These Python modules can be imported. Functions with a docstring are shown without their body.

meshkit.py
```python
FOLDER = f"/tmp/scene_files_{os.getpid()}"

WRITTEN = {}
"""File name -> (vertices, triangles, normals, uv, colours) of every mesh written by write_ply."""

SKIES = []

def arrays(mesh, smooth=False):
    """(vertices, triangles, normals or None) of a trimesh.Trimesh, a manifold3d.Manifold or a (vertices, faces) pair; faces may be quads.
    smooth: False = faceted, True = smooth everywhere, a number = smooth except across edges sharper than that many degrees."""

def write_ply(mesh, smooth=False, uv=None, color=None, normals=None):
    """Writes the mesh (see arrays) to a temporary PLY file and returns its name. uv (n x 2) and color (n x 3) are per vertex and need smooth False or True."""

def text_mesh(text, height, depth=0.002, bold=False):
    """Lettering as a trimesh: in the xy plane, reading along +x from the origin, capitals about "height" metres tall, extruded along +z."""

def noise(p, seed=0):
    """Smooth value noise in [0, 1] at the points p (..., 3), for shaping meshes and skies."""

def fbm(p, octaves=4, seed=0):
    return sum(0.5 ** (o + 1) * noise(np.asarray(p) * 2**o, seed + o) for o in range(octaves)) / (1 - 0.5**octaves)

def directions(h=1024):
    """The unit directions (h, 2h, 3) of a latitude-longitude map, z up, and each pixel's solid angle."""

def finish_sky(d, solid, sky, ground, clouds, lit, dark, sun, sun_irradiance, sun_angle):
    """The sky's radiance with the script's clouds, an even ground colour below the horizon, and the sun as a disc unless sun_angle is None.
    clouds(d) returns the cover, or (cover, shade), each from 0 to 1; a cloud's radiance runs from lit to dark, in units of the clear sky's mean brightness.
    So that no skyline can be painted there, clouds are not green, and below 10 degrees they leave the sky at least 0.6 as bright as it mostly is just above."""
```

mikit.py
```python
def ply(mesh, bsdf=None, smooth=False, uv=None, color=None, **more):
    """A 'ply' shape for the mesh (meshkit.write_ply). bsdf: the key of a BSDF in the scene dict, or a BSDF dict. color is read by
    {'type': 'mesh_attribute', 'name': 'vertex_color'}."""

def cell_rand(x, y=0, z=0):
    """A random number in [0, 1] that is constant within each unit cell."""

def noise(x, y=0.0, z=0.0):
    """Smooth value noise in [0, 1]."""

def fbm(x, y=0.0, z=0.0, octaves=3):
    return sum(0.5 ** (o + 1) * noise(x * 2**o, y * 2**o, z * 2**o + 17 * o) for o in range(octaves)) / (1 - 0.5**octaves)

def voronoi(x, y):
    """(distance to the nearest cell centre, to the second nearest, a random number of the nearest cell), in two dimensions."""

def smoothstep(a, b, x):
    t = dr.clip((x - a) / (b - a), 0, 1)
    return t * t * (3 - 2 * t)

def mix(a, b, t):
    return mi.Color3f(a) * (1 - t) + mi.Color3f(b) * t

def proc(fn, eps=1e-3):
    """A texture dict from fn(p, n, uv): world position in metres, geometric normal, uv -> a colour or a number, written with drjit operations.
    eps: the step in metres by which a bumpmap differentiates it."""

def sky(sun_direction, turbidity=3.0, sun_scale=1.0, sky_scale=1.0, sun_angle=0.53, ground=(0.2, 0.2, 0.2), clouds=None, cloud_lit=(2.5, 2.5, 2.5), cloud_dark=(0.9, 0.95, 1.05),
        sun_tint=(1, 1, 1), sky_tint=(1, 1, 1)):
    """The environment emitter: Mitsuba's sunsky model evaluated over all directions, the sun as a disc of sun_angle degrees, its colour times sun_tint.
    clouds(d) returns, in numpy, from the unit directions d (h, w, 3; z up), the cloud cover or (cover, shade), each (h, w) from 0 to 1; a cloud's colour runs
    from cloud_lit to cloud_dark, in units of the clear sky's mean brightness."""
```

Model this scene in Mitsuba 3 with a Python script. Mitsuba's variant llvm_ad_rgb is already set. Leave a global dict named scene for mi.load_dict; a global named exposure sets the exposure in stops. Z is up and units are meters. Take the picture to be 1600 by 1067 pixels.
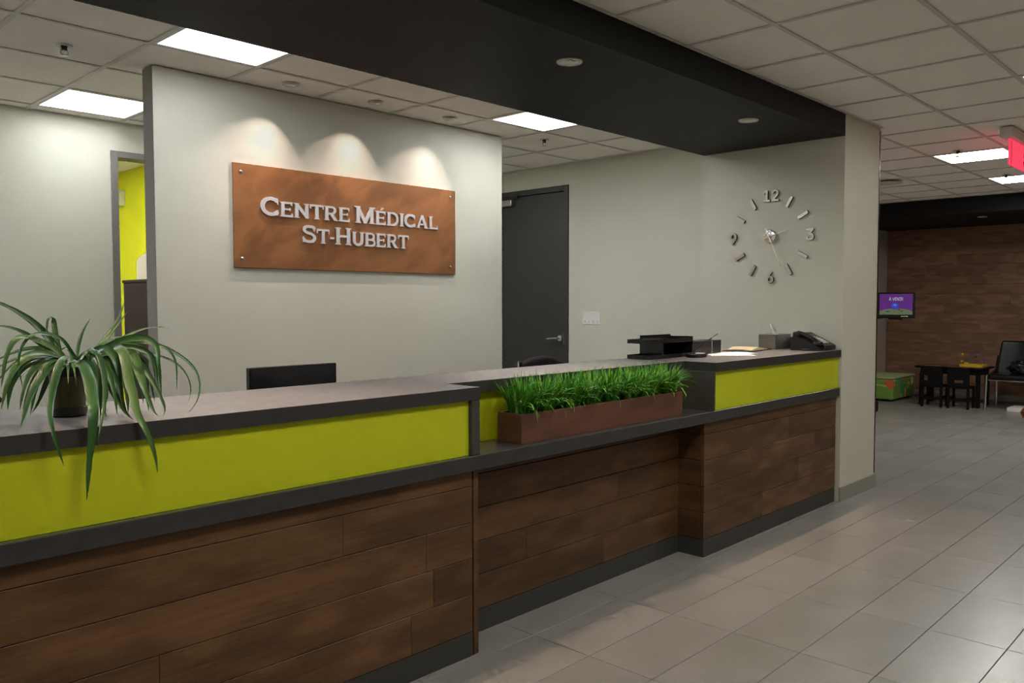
import math, random
import numpy as np, trimesh, drjit as dr, mitsuba as mi, mikit, meshkit
from shapely.geometry import Polygon, LineString, Point, box as sbox
from shapely.ops import unary_union
from shapely import affinity
import manifold3d as m3
from mikit import noise, fbm, cell_rand, smoothstep, mix, proc

random.seed(7)
rng = np.random.default_rng(7)
T = mi.ScalarTransform4f
scene, labels = {}, {}

# ------------------------------------------------------------------ camera
# x runs along the reception counter, y towards the office behind it, z up
EYE = np.array([0.0, 0.0, 1.421])
YAW, PITCH, ROLL, FOCAL = 0.7637, -0.0464, -0.0017, 1280.5
fw = np.array([math.cos(YAW) * math.cos(PITCH), math.sin(YAW) * math.cos(PITCH), math.sin(PITCH)])
rt = np.cross(fw, [0, 0, 1]); rt /= np.linalg.norm(rt)
up = np.cross(rt, fw)
up = -math.sin(ROLL) * rt + math.cos(ROLL) * up
scene['camera'] = {'type': 'perspective', 'fov': math.degrees(2 * math.atan(800 / FOCAL)), 'fov_axis': 'x', 'near_clip': 0.05, 'far_clip': 100.0,
                   'to_world': T().look_at(origin=EYE.tolist(), target=(EYE + fw).tolist(), up=up.tolist())}

# ------------------------------------------------------------------ light and exposure
exposure = 0.0
PANEL = [12.2, 12.6, 12.7]           # radiance of the office light panels
PANEL_LOBBY = [22.8, 22.2, 20.5]     # radiance of the lobby light panels
WASH = [3.9, 3.1, 2.65]            # wall washers over the plaque
DOWN = [9.4, 6.6, 5.0]            # downlights in the dark bulkhead
RED = [0.85, 0.045, 0.11]           # exit sign

# ------------------------------------------------------------------ helpers
def key_for(name):
    if name not in scene and name not in labels and not any(k.startswith(name + '__') for k in scene):
        return name
    n = 1
    while True:
        k = '%s_%03d' % (name, n)
        if k not in scene and k not in labels and k not in used:
            return k
        n += 1

used, count = set(), {}
def numbered(name):
    n = count.get(name, -1) + 1
    count[name] = n
    k = name if n == 0 else '%s_%03d' % (name, n)
    used.add(k)
    return k

def thing(name, label=None, cat=None, group=None, kind=None):
    k = numbered(name)
    d = {}
    if label: d['label'] = label
    if cat: d['category'] = cat
    if group: d['group'] = group
    if kind: d['kind'] = kind
    labels[k] = d
    return k

def put(parent, name, mesh, bsdf, smooth=False, label=None, kind=None, at=None, **more):
    """one part of parent (name=None: the thing's own mesh)"""
    k = parent if name is None else numbered(parent + '__' + name)
    d = dict(mesh) if isinstance(mesh, dict) else mikit.ply(mesh, bsdf, smooth, **more)
    if at is not None: d['to_world'] = at
    scene[k] = d
    if label or kind:
        labels.setdefault(k, {}).update({a: b for a, b in (('label', label), ('kind', kind)) if b})
    return k

def struct(name, label, cat, mesh=None, bsdf=None, **kw):
    k = thing(name, label, cat, kind='structure')
    if mesh is not None: put(k, None, mesh, bsdf, **kw)
    return k

def V(m):      # manifold -> trimesh
    a = m.to_mesh()
    return trimesh.Trimesh(a.vert_properties[:, :3], a.tri_verts, process=False)

def bx(x0, x1, y0, y1, z0, z1, b=0.0):
    """box between two corners, with chamfered edges when b > 0"""
    x0, x1, y0, y1, z0, z1 = min(x0, x1), max(x0, x1), min(y0, y1), max(y0, y1), min(z0, z1), max(z0, z1)
    if b <= 0:
        return trimesh.creation.box(bounds=[[x0, y0, z0], [x1, y1, z1]])
    b = min(b, (x1 - x0) / 2.1, (y1 - y0) / 2.1, (z1 - z0) / 2.1)
    pts = []
    for x, sx in ((x0, 1), (x1, -1)):
        for y, sy in ((y0, 1), (y1, -1)):
            for z, sz in ((z0, 1), (z1, -1)):
                pts += [(x, y + sy * b, z + sz * b), (x + sx * b, y, z + sz * b), (x + sx * b, y + sy * b, z)]
    return trimesh.Trimesh(*(lambda h: (h.vertices, h.faces))(trimesh.convex.convex_hull(np.array(pts))), process=False)

def rbox(x0, x1, y0, y1, z0, z1, r=0.01, n=12):
    """box with round edges"""
    s = [m3.Manifold.sphere(r, n).translate((x, y, z)) for x in (x0 + r, x1 - r) for y in (y0 + r, y1 - r) for z in (z0 + r, z1 - r)]
    return V(m3.Manifold.batch_hull(s))

def cat(*ms):
    return trimesh.util.concatenate([m for m in ms])

def cyl(p, q, r, n=16, r2=None):
    p, q = np.array(p, float), np.array(q, float)
    h = np.linalg.norm(q - p)
    m = V(m3.Manifold.cylinder(h, r, r if r2 is None else r2, n))
    m.apply_transform(trimesh.geometry.align_vectors([0, 0, 1], (q - p) / h))
    m.apply_translation(p)
    return m

def tube(pts, r, n=8, k=8):
    """smooth tube through points"""
    p = spline(pts, k)
    t = np.gradient(p, axis=0); t /= np.linalg.norm(t, axis=1, keepdims=True) + 1e-12
    a = np.cross(t, np.where(np.abs(t[:, 2:]) < .9, [0, 0, 1.0], [1.0, 0, 0])); a /= np.linalg.norm(a, axis=1, keepdims=True)
    b = np.cross(t, a); an = np.arange(n) * 2 * np.pi / n
    v = p[:, None] + r * (np.cos(an)[None, :, None] * a[:, None] + np.sin(an)[None, :, None] * b[:, None])
    m = len(p); f = []
    for i in range(m - 1):
        for j in range(n):
            c, d = i * n + j, i * n + (j + 1) % n
            f += [[c, d, d + n], [c, d + n, c + n]]
    v = v.reshape(-1, 3)
    c0, c1 = len(v), len(v) + 1
    v = np.vstack([v, p[:1], p[-1:]])
    for j in range(n):
        f += [[c0, (j + 1) % n, j], [c1, (m - 1) * n + j, (m - 1) * n + (j + 1) % n]]
    return trimesh.Trimesh(v, f, process=False)

def spline(pts, k=8):
    from scipy.interpolate import CubicSpline
    p = np.array(pts, float)
    if len(p) < 3: return np.linspace(p[0], p[-1], k + 1)
    s = np.r_[0, np.cumsum(np.linalg.norm(np.diff(p, axis=0), axis=1))]
    return CubicSpline(s, p)(np.linspace(0, s[-1], k * (len(p) - 1) + 1))

def lathe(profile, c, n=40):
    m = trimesh.creation.revolve(np.array(profile, float), sections=n)
    m.apply_translation(c)
    return m

def prism(poly, axis, a, b):
    """polygon extruded along an axis: 'x' takes (y, z), 'y' takes (x, z), 'z' takes (x, y)"""
    ms = [trimesh.creation.extrude_polygon(g, b - a, engine='earcut') for g in getattr(poly, 'geoms', [poly])]
    m = cat(*ms)
    v = m.vertices.copy()
    if axis == 'x': m = trimesh.Trimesh(np.c_[v[:, 2] + a, v[:, 0], v[:, 1]], m.faces, process=False)
    elif axis == 'y': m = trimesh.Trimesh(np.c_[v[:, 0], v[:, 2] + a, v[:, 1]], m.faces[:, ::-1], process=False)
    else: m = trimesh.Trimesh(np.c_[v[:, 0], v[:, 1], v[:, 2] + a], m.faces, process=False)
    return m

def rot_about(m, c, axis, deg):
    m = m.copy(); m.apply_transform(trimesh.transformations.rotation_matrix(math.radians(deg), axis, c)); return m

# ------------------------------------------------------------------ materials
def pr(name, col, rough=0.5, spec=0.5, metal=0.0, two=True, **kw):
    c = {'type': 'rgb', 'value': list(col)} if isinstance(col, (tuple, list)) else col
    d = {'type': 'principled', 'base_color': c, 'roughness': rough, 'specular': spec, 'metallic': metal, **kw}
    scene[name] = {'type': 'twosided', 'bsdf': d} if two else d
    return name

def wood_fn(c1, c2, axis, seed):
    def fn(p, n, uv):
        a, b = (p.x, p.y) if axis == 'x' else (p.y, p.x)
        w = fbm(a * 1.7 + seed, b * 3.0, p.z * 9.0, 3)
        ring = fbm(a * 3.0 + seed * 2.3 + 3 * w, b * 20.0, p.z * 90.0, 3)
        fine = noise(a * 25.0 + seed, b * 300.0, p.z * 900.0)
        blot = smoothstep(0.35, 0.75, fbm(a * 5.0 + seed, b * 5, p.z * 12.0 + 4.0, 2))
        return mix(c1, c2, dr.clip(0.35 * ring + 0.45 * blot + 0.25 * w + 0.14 * fine - 0.16 * smoothstep(0.62, 0.85, noise(a * 38.0 + seed, b * 60.0, p.z * 210.0)) + 0.12 * smoothstep(0.7, 0.9, noise(a * 22.0 + seed, b * 50.0, p.z * 120.0)) - 0.1, 0, 1))
    return fn

def tile_fn(p, n, uv):
    r = cell_rand(dr.floor((p.x - 3.1704) / 0.6130), dr.floor((p.y - 1.4186) / 0.3010))
    cloud = fbm(p.x * 2.3 + 40 * r, p.y * 3.1 + 11 * r, 0.0, 4)
    grit = noise(p.x * 180, p.y * 180)
    return mix((0.160, 0.157, 0.146), (0.228, 0.223, 0.208), dr.clip(0.8 * cloud + 0.14 * r + 0.12 * grit, 0, 1))

def sheen_laminate_fn(p, n, uv):  # laminate lightened: the grazing sheen of the top is in the colour
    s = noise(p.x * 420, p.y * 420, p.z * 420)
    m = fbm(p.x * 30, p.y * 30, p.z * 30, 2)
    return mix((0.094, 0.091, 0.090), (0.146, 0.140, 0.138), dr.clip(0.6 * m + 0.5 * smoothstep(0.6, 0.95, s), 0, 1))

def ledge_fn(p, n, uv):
    return sheen_laminate_fn(p, n, uv) * 0.33  # the same laminate without the sheen lift

def copper_fn(p, n, uv):
    w = fbm(p.x * 2.2 + 2.0, p.z * 2.6, 1.0, 3)
    b = smoothstep(0.3, 0.72, fbm(p.x * 4.5 + 3 * w, p.z * 7.0 - p.x * 3.0, 5.0, 4))
    return mix((0.27, 0.118, 0.050), (0.40, 0.176, 0.073), b)

def ctile_fn(p, n, uv):
    s = noise(p.x * 260, p.y * 260, 3.0) * noise(p.x * 95, p.y * 95, 8.0)
    return mix((0.87, 0.83, 0.775), (0.80, 0.76, 0.71), smoothstep(0.45, 0.7, s))

def toybox_fn(p, n, uv):
    q = p.y * 9 + p.x * 5; 
    a = smoothstep(0.60, 0.66, noise(q * 0.9 + 3.3, p.z * 11.0, p.x * 7))
    b = smoothstep(0.66, 0.70, noise(q * 1.3 + 21.0, p.z * 13.0 + 5, p.x * 7))
    c = smoothstep(0.66, 0.70, noise(q * 1.6 + 47.0, p.z * 15.0 + 9, p.x * 7))
    col = mix((0.16, 0.30, 0.05), (0.55, 0.12, 0.05), a)
    col = mix(col, (0.62, 0.58, 0.12), b)
    return mix(col, (0.05, 0.28, 0.14), c)

pr('paint', (0.565, 0.550, 0.468), 0.6, 0.3)
pr('paint_front', (0.31, 0.25, 0.20), 0.6, 0.3)
pr('paint_end', (0.44, 0.41, 0.37), 0.3, 0.5)
pr('charcoal', (0.0094, 0.0092, 0.0086), 0.6, 0.2)
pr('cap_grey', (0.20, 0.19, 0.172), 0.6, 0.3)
pr('frame_grey', (0.165, 0.157, 0.145), 0.5, 0.4)
pr('door_grey', (0.032, 0.0315, 0.0285), 0.5, 0.4)
pr('lime', (0.485, 0.53, 0.012), 0.45, 0.35)
pr('lime_wall', (0.66, 0.66, 0.009), 0.6, 0.3)
pr('kick', (0.040, 0.040, 0.036), 0.45, 0.4)
pr('laminate', proc(sheen_laminate_fn), 0.42, 1.0)
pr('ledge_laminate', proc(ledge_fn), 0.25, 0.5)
pr('laminate_edge', (0.050, 0.048, 0.044), 0.4, 0.45)
W1, W2 = (0.056, 0.027, 0.0130), (0.160, 0.079, 0.034)
def sc(c, k): return tuple(v * k for v in c)
for i, k in enumerate((1.0, 0.80, 1.2)):
    pr('wood_%d' % i, proc(wood_fn(sc(W1, k), sc(W2, k), 'x', 3.7 * i)), 0.40, 0.3)
for i, k in enumerate((0.98, 1.1)):
    pr('wood_far_%d' % i, proc(wood_fn(sc((0.15, 0.080, 0.050), k), sc((0.34, 0.18, 0.112), k), 'y', 5.1 * i)), 0.45, 0.4)
pr('wood_planter', proc(wood_fn((0.085, 0.034, 0.021), (0.150, 0.062, 0.037), 'x', 11.0)), 0.45, 0.4)
pr('far_groove', (0.055, 0.03, 0.02), 0.7, 0.2)
pr('groove', (0.02, 0.012, 0.008), 0.7, 0.2)
pr('tile', proc(tile_fn), 0.26, 0.5)
pr('tile_plain', (0.27, 0.26, 0.225), 0.35, 0.5)
pr('carpet', (0.17, 0.162, 0.152), 0.95, 0.1)  # unseen office floor, added to steer bounce onto the ceiling
pr('grout', (0.13, 0.12, 0.105), 0.8, 0.2)
pr('ctile', proc(ctile_fn), 0.9, 0.1)
pr('tbar', (0.62, 0.585, 0.54), 0.5, 0.3)
pr('copper', proc(copper_fn), 0.34, 0.5, 0.55)
pr('letter_metal', (0.66, 0.66, 0.68), 0.35, 0.5, 0.35)
pr('chrome', (0.80, 0.79, 0.77), 0.16, 0.5, 1.0)
pr('guard', (0.11, 0.09, 0.075), 0.25, 0.5, 0.9)
pr('tissue_steel', (0.20, 0.19, 0.175), 0.28, 0.5, 0.8)
pr('steel', (0.50, 0.49, 0.47), 0.30, 0.5, 1.0)
pr('clock_steel', (0.62, 0.61, 0.58), 0.22, 0.5, 0.9)
pr('clock_edge', (0.03, 0.029, 0.027), 0.4, 0.4)
pr('white_metal', (0.62, 0.59, 0.54), 0.45, 0.4)
pr('reflector', (0.78, 0.76, 0.72), 0.3, 0.5, 0.4)
pr('white_plastic', (0.70, 0.69, 0.65), 0.4, 0.4)
pr('black_plastic', (0.008, 0.008, 0.0085), 0.35, 0.35)
pr('black_gloss', (0.010, 0.010, 0.011), 0.14, 0.5)
pr('black_wood', (0.0055, 0.005, 0.005), 0.5, 0.15)
pr('black_leather', (0.006, 0.006, 0.007), 0.33, 0.35)
pr('seat_fabric', (0.022, 0.018, 0.020), 0.8, 0.2)
pr('dark_brown', (0.017, 0.009, 0.008), 0.6, 0.2)
pr('beige', (0.50, 0.44, 0.34), 0.6, 0.3)
pr('paper', (0.80, 0.79, 0.80), 0.7, 0.2)
pr('manila', (0.62, 0.53, 0.33), 0.7, 0.2)
pr('tissue_white', (0.82, 0.78, 0.72), 0.8, 0.2)
pr('pink_print', (0.55, 0.22, 0.26), 0.6, 0.3)
pr('key_grey', (0.55, 0.55, 0.55), 0.5, 0.3)
pr('screen_off', (0.02, 0.02, 0.025), 0.2, 0.5)
pr('pot_olive', (0.062, 0.052, 0.020), 0.4, 0.45)
pr('pot_black', (0.014, 0.015, 0.017), 0.35, 0.5)
pr('pot_violet', (0.06, 0.04, 0.075), 0.4, 0.45)
pr('bark', (0.070, 0.030, 0.020), 0.9, 0.1)
pr('soil', (0.03, 0.022, 0.015), 0.95, 0.1)
pr('toybox', proc(toybox_fn), 0.45, 0.4)
pr('toybox_lid', (0.36, 0.42, 0.22), 0.5, 0.4)
pr('yellow', (0.62, 0.42, 0.04), 0.45, 0.4)
pr('red_toy', (0.42, 0.05, 0.03), 0.4, 0.4)
pr('green_toy', (0.03, 0.16, 0.05), 0.4, 0.4)
pr('blue_toy', (0.03, 0.08, 0.30), 0.4, 0.4)
pr('table_top', (0.14, 0.065, 0.038), 0.4, 0.4)
pr('plush', (0.22, 0.07, 0.04), 0.9, 0.1)
pr('lamp_white', (0.8, 0.8, 0.8), 0.6, 0.2)
scene['leaf'] = {'type': 'twosided', 'bsdf': {'type': 'principled', 'base_color': {'type': 'mesh_attribute', 'name': 'vertex_color'}, 'roughness': 0.38, 'specular': 0.5}}
scene['grass'] = {'type': 'twosided', 'bsdf': {'type': 'principled', 'base_color': {'type': 'mesh_attribute', 'name': 'vertex_color'}, 'roughness': 0.45, 'specular': 0.4}}

def glow(rgb):
    return {'type': 'area', 'radiance': {'type': 'rgb', 'value': list(rgb)}}

# ------------------------------------------------------------------ main dimensions
H = 2.745                      # ceiling
ZS, YSF, YSB = 2.5935, 2.329, 3.453     # bulkhead underside, front, back
XW, XC, XD = 5.82, 6.485, 6.06          # end wall, column end, office end wall
YSW, YB, YL = 4.62, 6.28, 4.67          # partition, office back wall, lobby side wall
XE = 13.4                      # lobby end wall
X0, Y0 = -2.4, -2.8            # outer limits behind the camera
ZT, ZL = 1.088, 0.817          # counter top, ledge top
YF = 2.338                     # counter front

# ================================================================== STRUCTURE
def in_frame(x, y, z, m=60):
    d = np.array([x, y, z]) - EYE
    w = d @ fw
    if w < 0.2: return None
    u, v = 800 + FOCAL * (d @ rt) / w, 533.5 - FOCAL * (d @ up) / w
    return w if -m < u < 1600 + m and -m < v < 1067 + m else None

# floor: porcelain tiles with recessed grout
struct('floor', 'grey porcelain tile floor of the reception lobby', 'floor', bx(X0, XE, Y0, 9.2, -0.12, -0.004), 'grout')
TX, TY, FX, FY = 0.6130, 0.3010, 3.1704, 1.4186
tile_unit = mikit.ply(bx(-TX / 2 + .0013, TX / 2 - .0013, -TY / 2 + .0013, TY / 2 - .0013, -.0045, 0, .0012), 'tile')
near, rest = [], []
for i in range(-9, 17):
    for j in range(-15, 28):
        x, y = FX + TX * (i + .5), FY + TY * (j + .5)
        if x + TX / 2 > XE - .01 or x - TX / 2 < X0 or y - TY / 2 < Y0 or y + TY / 2 > YL or (x < XC - .3 and y > 2.76): continue
        vis = [w for a in (-.5, 0, .5) for b in (-.5, 0, .5) if (w := in_frame(x + a * TX, y + b * TY, 0, 0))]
        open_lobby = y - TY / 2 < 2.37 or (x > 6.4 and y < 4.67)
        hidden_left = x < 2.0 and y > 1.4
        (near if vis and open_lobby and not hidden_left else rest).append((min(vis) if vis else 99, x, y))
near.sort()
for w, x, y in near[:300]:
    put('floor', 'tile', tile_unit, None, at=T().translate([x, y, 0]))
tv = [bx(x - TX / 2 + .0013, x + TX / 2 - .0013, y - TY / 2 + .0013, y + TY / 2 - .0013, -.0045, 0) for w, x, y in near[300:] + rest]
put('floor', 'tile_field', cat(*tv), 'tile', kind='stuff')

put('floor', 'carpet', cat(bx(X0, XD, 2.80, YB, -.004, .0), bx(.5, 3.28, YB, 9.08, -.004, .0)), 'carpet', label='carpet added out of view behind the counter, its tone set for ceiling bounce')

# suspended ceiling: lay-in tiles in a T-bar grid, two grids either side of the bulkhead
struct('ceiling', 'suspended ceiling of pale square lay-in tiles in a metal grid', 'ceiling', bx(X0, XE, Y0, 9.2, 2.78, 2.9), 'tbar')
LIGHTS = []
def grid(x0, y0, gx, gy, xa, xb, ya, yb, lights, notch=False):
    far = []
    share = {}
    for i in range(-14, 20):
        for j in range(-9, 9):
            a, b, c, d = max(x0 + gx * i, xa), min(x0 + gx * (i + 1), xb), max(y0 + gy * j, ya), min(y0 + gy * (j + 1), yb)
            if b - a < .02 or d - c < .02 or (i, j) in lights: continue
            if notch and a < XC and d > YSF:         # beside the column and the bulkhead
                if c >= YSF - .02: a = XC
                elif b <= XC + .02: d = YSF
                else:
                    put('ceiling', 'tile', cat(bx(a + .004, b - .004, c + .004, YSF - .003, H + .006, H + .022), bx(XC + .003, b - .004, YSF - .003, d - .004, H + .006, H + .022)), 'ctile')
                    continue
                if b - a < .02 or d - c < .02: continue
            e = (round(b - a, 3), round(d - c, 3))
            vis = any(in_frame(x, y, H, 0) for x in (a, (a + b) / 2, b) for y in (c, (c + d) / 2, d))
            if vis:
                if e not in share: share[e] = mikit.ply(bx(-e[0] / 2 + .004, e[0] / 2 - .004, -e[1] / 2 + .004, e[1] / 2 - .004, .006, .022, .002), 'ctile')
                put('ceiling', 'tile', share[e], None, at=T().translate([(a + b) / 2, (c + d) / 2, H]))
            else: far.append(bx(a + .004, b - .004, c + .004, d - .004, H + .006, H + .022))
    for i in range(-14, 20):
        x = x0 + gx * i
        y2 = YSF if notch and x < XC else yb
        if xa + .02 < x < xb - .02: put('ceiling', 'main_bar', cat(bx(x - .012, x + .012, ya, y2, H, H + .004), bx(x - .002, x + .002, ya, y2, H + .004, H + .034)), 'tbar')
    for j in range(-9, 9):
        y = y0 + gy * j
        x2 = XC if notch and y > YSF else xa
        if ya + .02 < y < yb - .02: put('ceiling', 'cross_bar', cat(bx(x2, xb, y - .012, y + .012, H - .0003, H + .0037), bx(x2, xb, y - .002, y + .002, H + .0037, H + .034)), 'tbar')
    edges = [(xa, xa + .02, ya, yb), (xb - .02, xb, ya, yb), (xa, xb, ya, ya + .02), (xa, xb, yb - .02, yb)]
    if notch: edges = [(xa, xa + .02, ya, YSF), (xb - .02, xb, ya, yb), (xa, xb, ya, ya + .02), (XC, xb, yb - .02, yb), (xa, XC, YSF - .02, YSF), (XC, XC + .02, YSF - .02, yb)]
    for e in edges: put('ceiling', 'wall_angle', bx(*e, H - .0006, H + .002), 'tbar')
    put('ceiling', 'tile_field', cat(*far), 'ctile', kind='stuff')

OFFICE_PANELS = [(1, -1), (1, 2), (5, -1), (5, 2), (-3, -1), (-3, 2)]  # the panel behind the partition is an added fill for the door wall
LOBBY_PANELS = [(2, -2), (6, 0), (9, 0), (-2, -2), (-6, -2), (2, -6), (-5, -6), (7, -5)]  # after the visible ones come fill lights added out of view
# brightness of each panel, set singly to balance the light on the surfaces
LEVEL_OFFICE = {(1, -1): 1.0, (1, 2): .85, (5, -1): 1.75, (5, 2): 1.5, (-3, -1): 2.4, (-3, 2): 2.8}
LEVEL = {(2, -2): .62, (6, 0): 1.1, (9, 0): 1.5, (-2, -2): 1.3, (-6, -2): 1.2, (2, -6): .35, (-5, -6): .4, (7, -5): 1.2}
LX0, LY0, LGX, LGY = 1.1833, 4.2625, 0.6035, 0.6190
RX0, RY0, RGX, RGY = 4.3504, 1.8426, 0.6130, 0.6085
grid(LX0, LY0, LGX, LGY, X0, XD, YSB, YB, OFFICE_PANELS)
grid(RX0, RY0, RGX, RGY, X0, 11.4, Y0, YL, LOBBY_PANELS, True)

def wall(name, label, mesh, bsdf='paint'):
    return struct(name, label, 'wall', mesh, bsdf)

HW = H - .001
wall('wall_partition', 'pale grey partition wall that carries the copper plaque', bx(1.948, 4.71, YSW, YSW + .13, 0, HW))
put('wall_partition', 'end_cap', bx(1.9465, 1.948, YSW + .0005, YSW + .1295, 0, HW), 'cap_grey', label='darker grey end of the partition')  # end face toned darker than the partition sides
wall('wall_back', 'pale grey office back wall with a doorway at left of the partition',
     cat(bx(X0, 2.33, YB, YB + .12, 0, HW), bx(3.28, XD, YB, YB + .12, 0, HW), bx(2.33, 3.28, YB, YB + .12, 2.54, HW)))
wall('wall_office_end', 'pale grey office end wall with a dark door and a light switch',
     cat(bx(XD, XC, 3.453, 5.048, 0, HW), bx(XD, XC, 6.02, YB + .12, 0, HW), bx(XD, XC, 5.048, 6.02, 2.553, HW), bx(XC - .1, XC, 5.048, 6.02, 0, 2.553)))
wall('wall_column', 'pale grey wall end with the clock on it, standing beside the counter', bx(XW, XC, YSF, 3.453, 0, HW))
wall('wall_lobby_side', 'grey side wall of the waiting area with the television', bx(XC, XE, YL, YL + .12, 0, HW), 'paint_end')
wall('wall_lobby_end', 'dark brown plank wall at the far end of the waiting area', bx(XE + .02, XE + .14, Y0, YL, 0, HW), 'far_groove')
wall('wall_front', 'brown lobby wall across from the counter', bx(X0, XE, Y0 - .12, Y0, 0, HW), 'paint_front')
wall('wall_rear', 'pale grey wall behind the viewpoint', bx(X0 - .12, X0, Y0, 9.2, 0, HW))
wall('wall_room', 'lime green wall of the room behind the doorway', bx(3.28, 3.4, YB + .12, 9.2, 0, HW), 'lime_wall')
wall('wall_room_back', 'pale wall closing the room behind the doorway', cat(bx(0.5, 3.28, 9.08, 9.2, 0, HW), bx(.4, .5, YB + .12, 9.2, 0, HW)))
struct('ceiling_room', 'plain pale ceiling of the room behind the doorway', 'ceiling', bx(.5, 3.28, YB + .12, 9.08, H, H + .03), 'ctile')
# planks of the far wall
y = 1.3
row = 0
z = 0.09
while z < 2.535:
    h = min(.146, 2.538 - z)
    cut = [Y0, -0.9 + .7 * math.sin(row * 2.1), 1.25 + .75 * math.sin(row * 1.7), 2.55 + .45 * math.sin(row * 2.9 + 1), 3.75 + .5 * math.sin(row * 3.7 + 2), YL]
    for a, b in zip(cut, cut[1:]):
        put('wall_lobby_end', 'plank', bx(XE + rng.uniform(-.001, .001), XE + .02, a + .0006, b - .0006, z + .0009, z + h - .0009, .0008), 'wood_far_%d' % rng.integers(0, 2))
    z += h; row += 1

struct('ceiling_bulkhead', 'charcoal bulkhead hanging above the counter', 'ceiling', bx(X0, XW, YSF, YSB, ZS, HW), 'charcoal')
struct('ceiling_bulkhead_far', 'charcoal bulkhead in front of the far plank wall', 'ceiling', bx(11.4, XE + .02, Y0, YL, 2.54, HW), 'charcoal')

# tile skirting of the column and trims
struct('baseboard_column', 'grey tile skirting wrapped round the column by the counter', 'baseboard',
       cat(bx(XW - .012, XC + .012, YSF - .012, YSF, 0, .104, .002), bx(XC, XC + .012, YSF, 3.4, 0, .104, .002)), 'tile_plain')
struct('baseboard_lobby_side', 'grey tile skirting along the waiting area side wall', 'baseboard', bx(XC, XE, YL - .012, YL, 0, .1, .002), 'tile_plain')
struct('baseboard_lobby_end', 'grey tile skirting below the far plank wall', 'baseboard', bx(XE - .012, XE + .02, Y0, YL - .012, 0, .09, .002), 'tile_plain')
struct('trim_1', 'steel corner guard on the outer corner of the column', 'trim',
       cat(bx(XC - .014, XC + .003, YSF - .003, YSF, .106, HW - .02), bx(XC, XC + .003, YSF, YSF + .03, .106, HW - .02)), 'guard')

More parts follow.
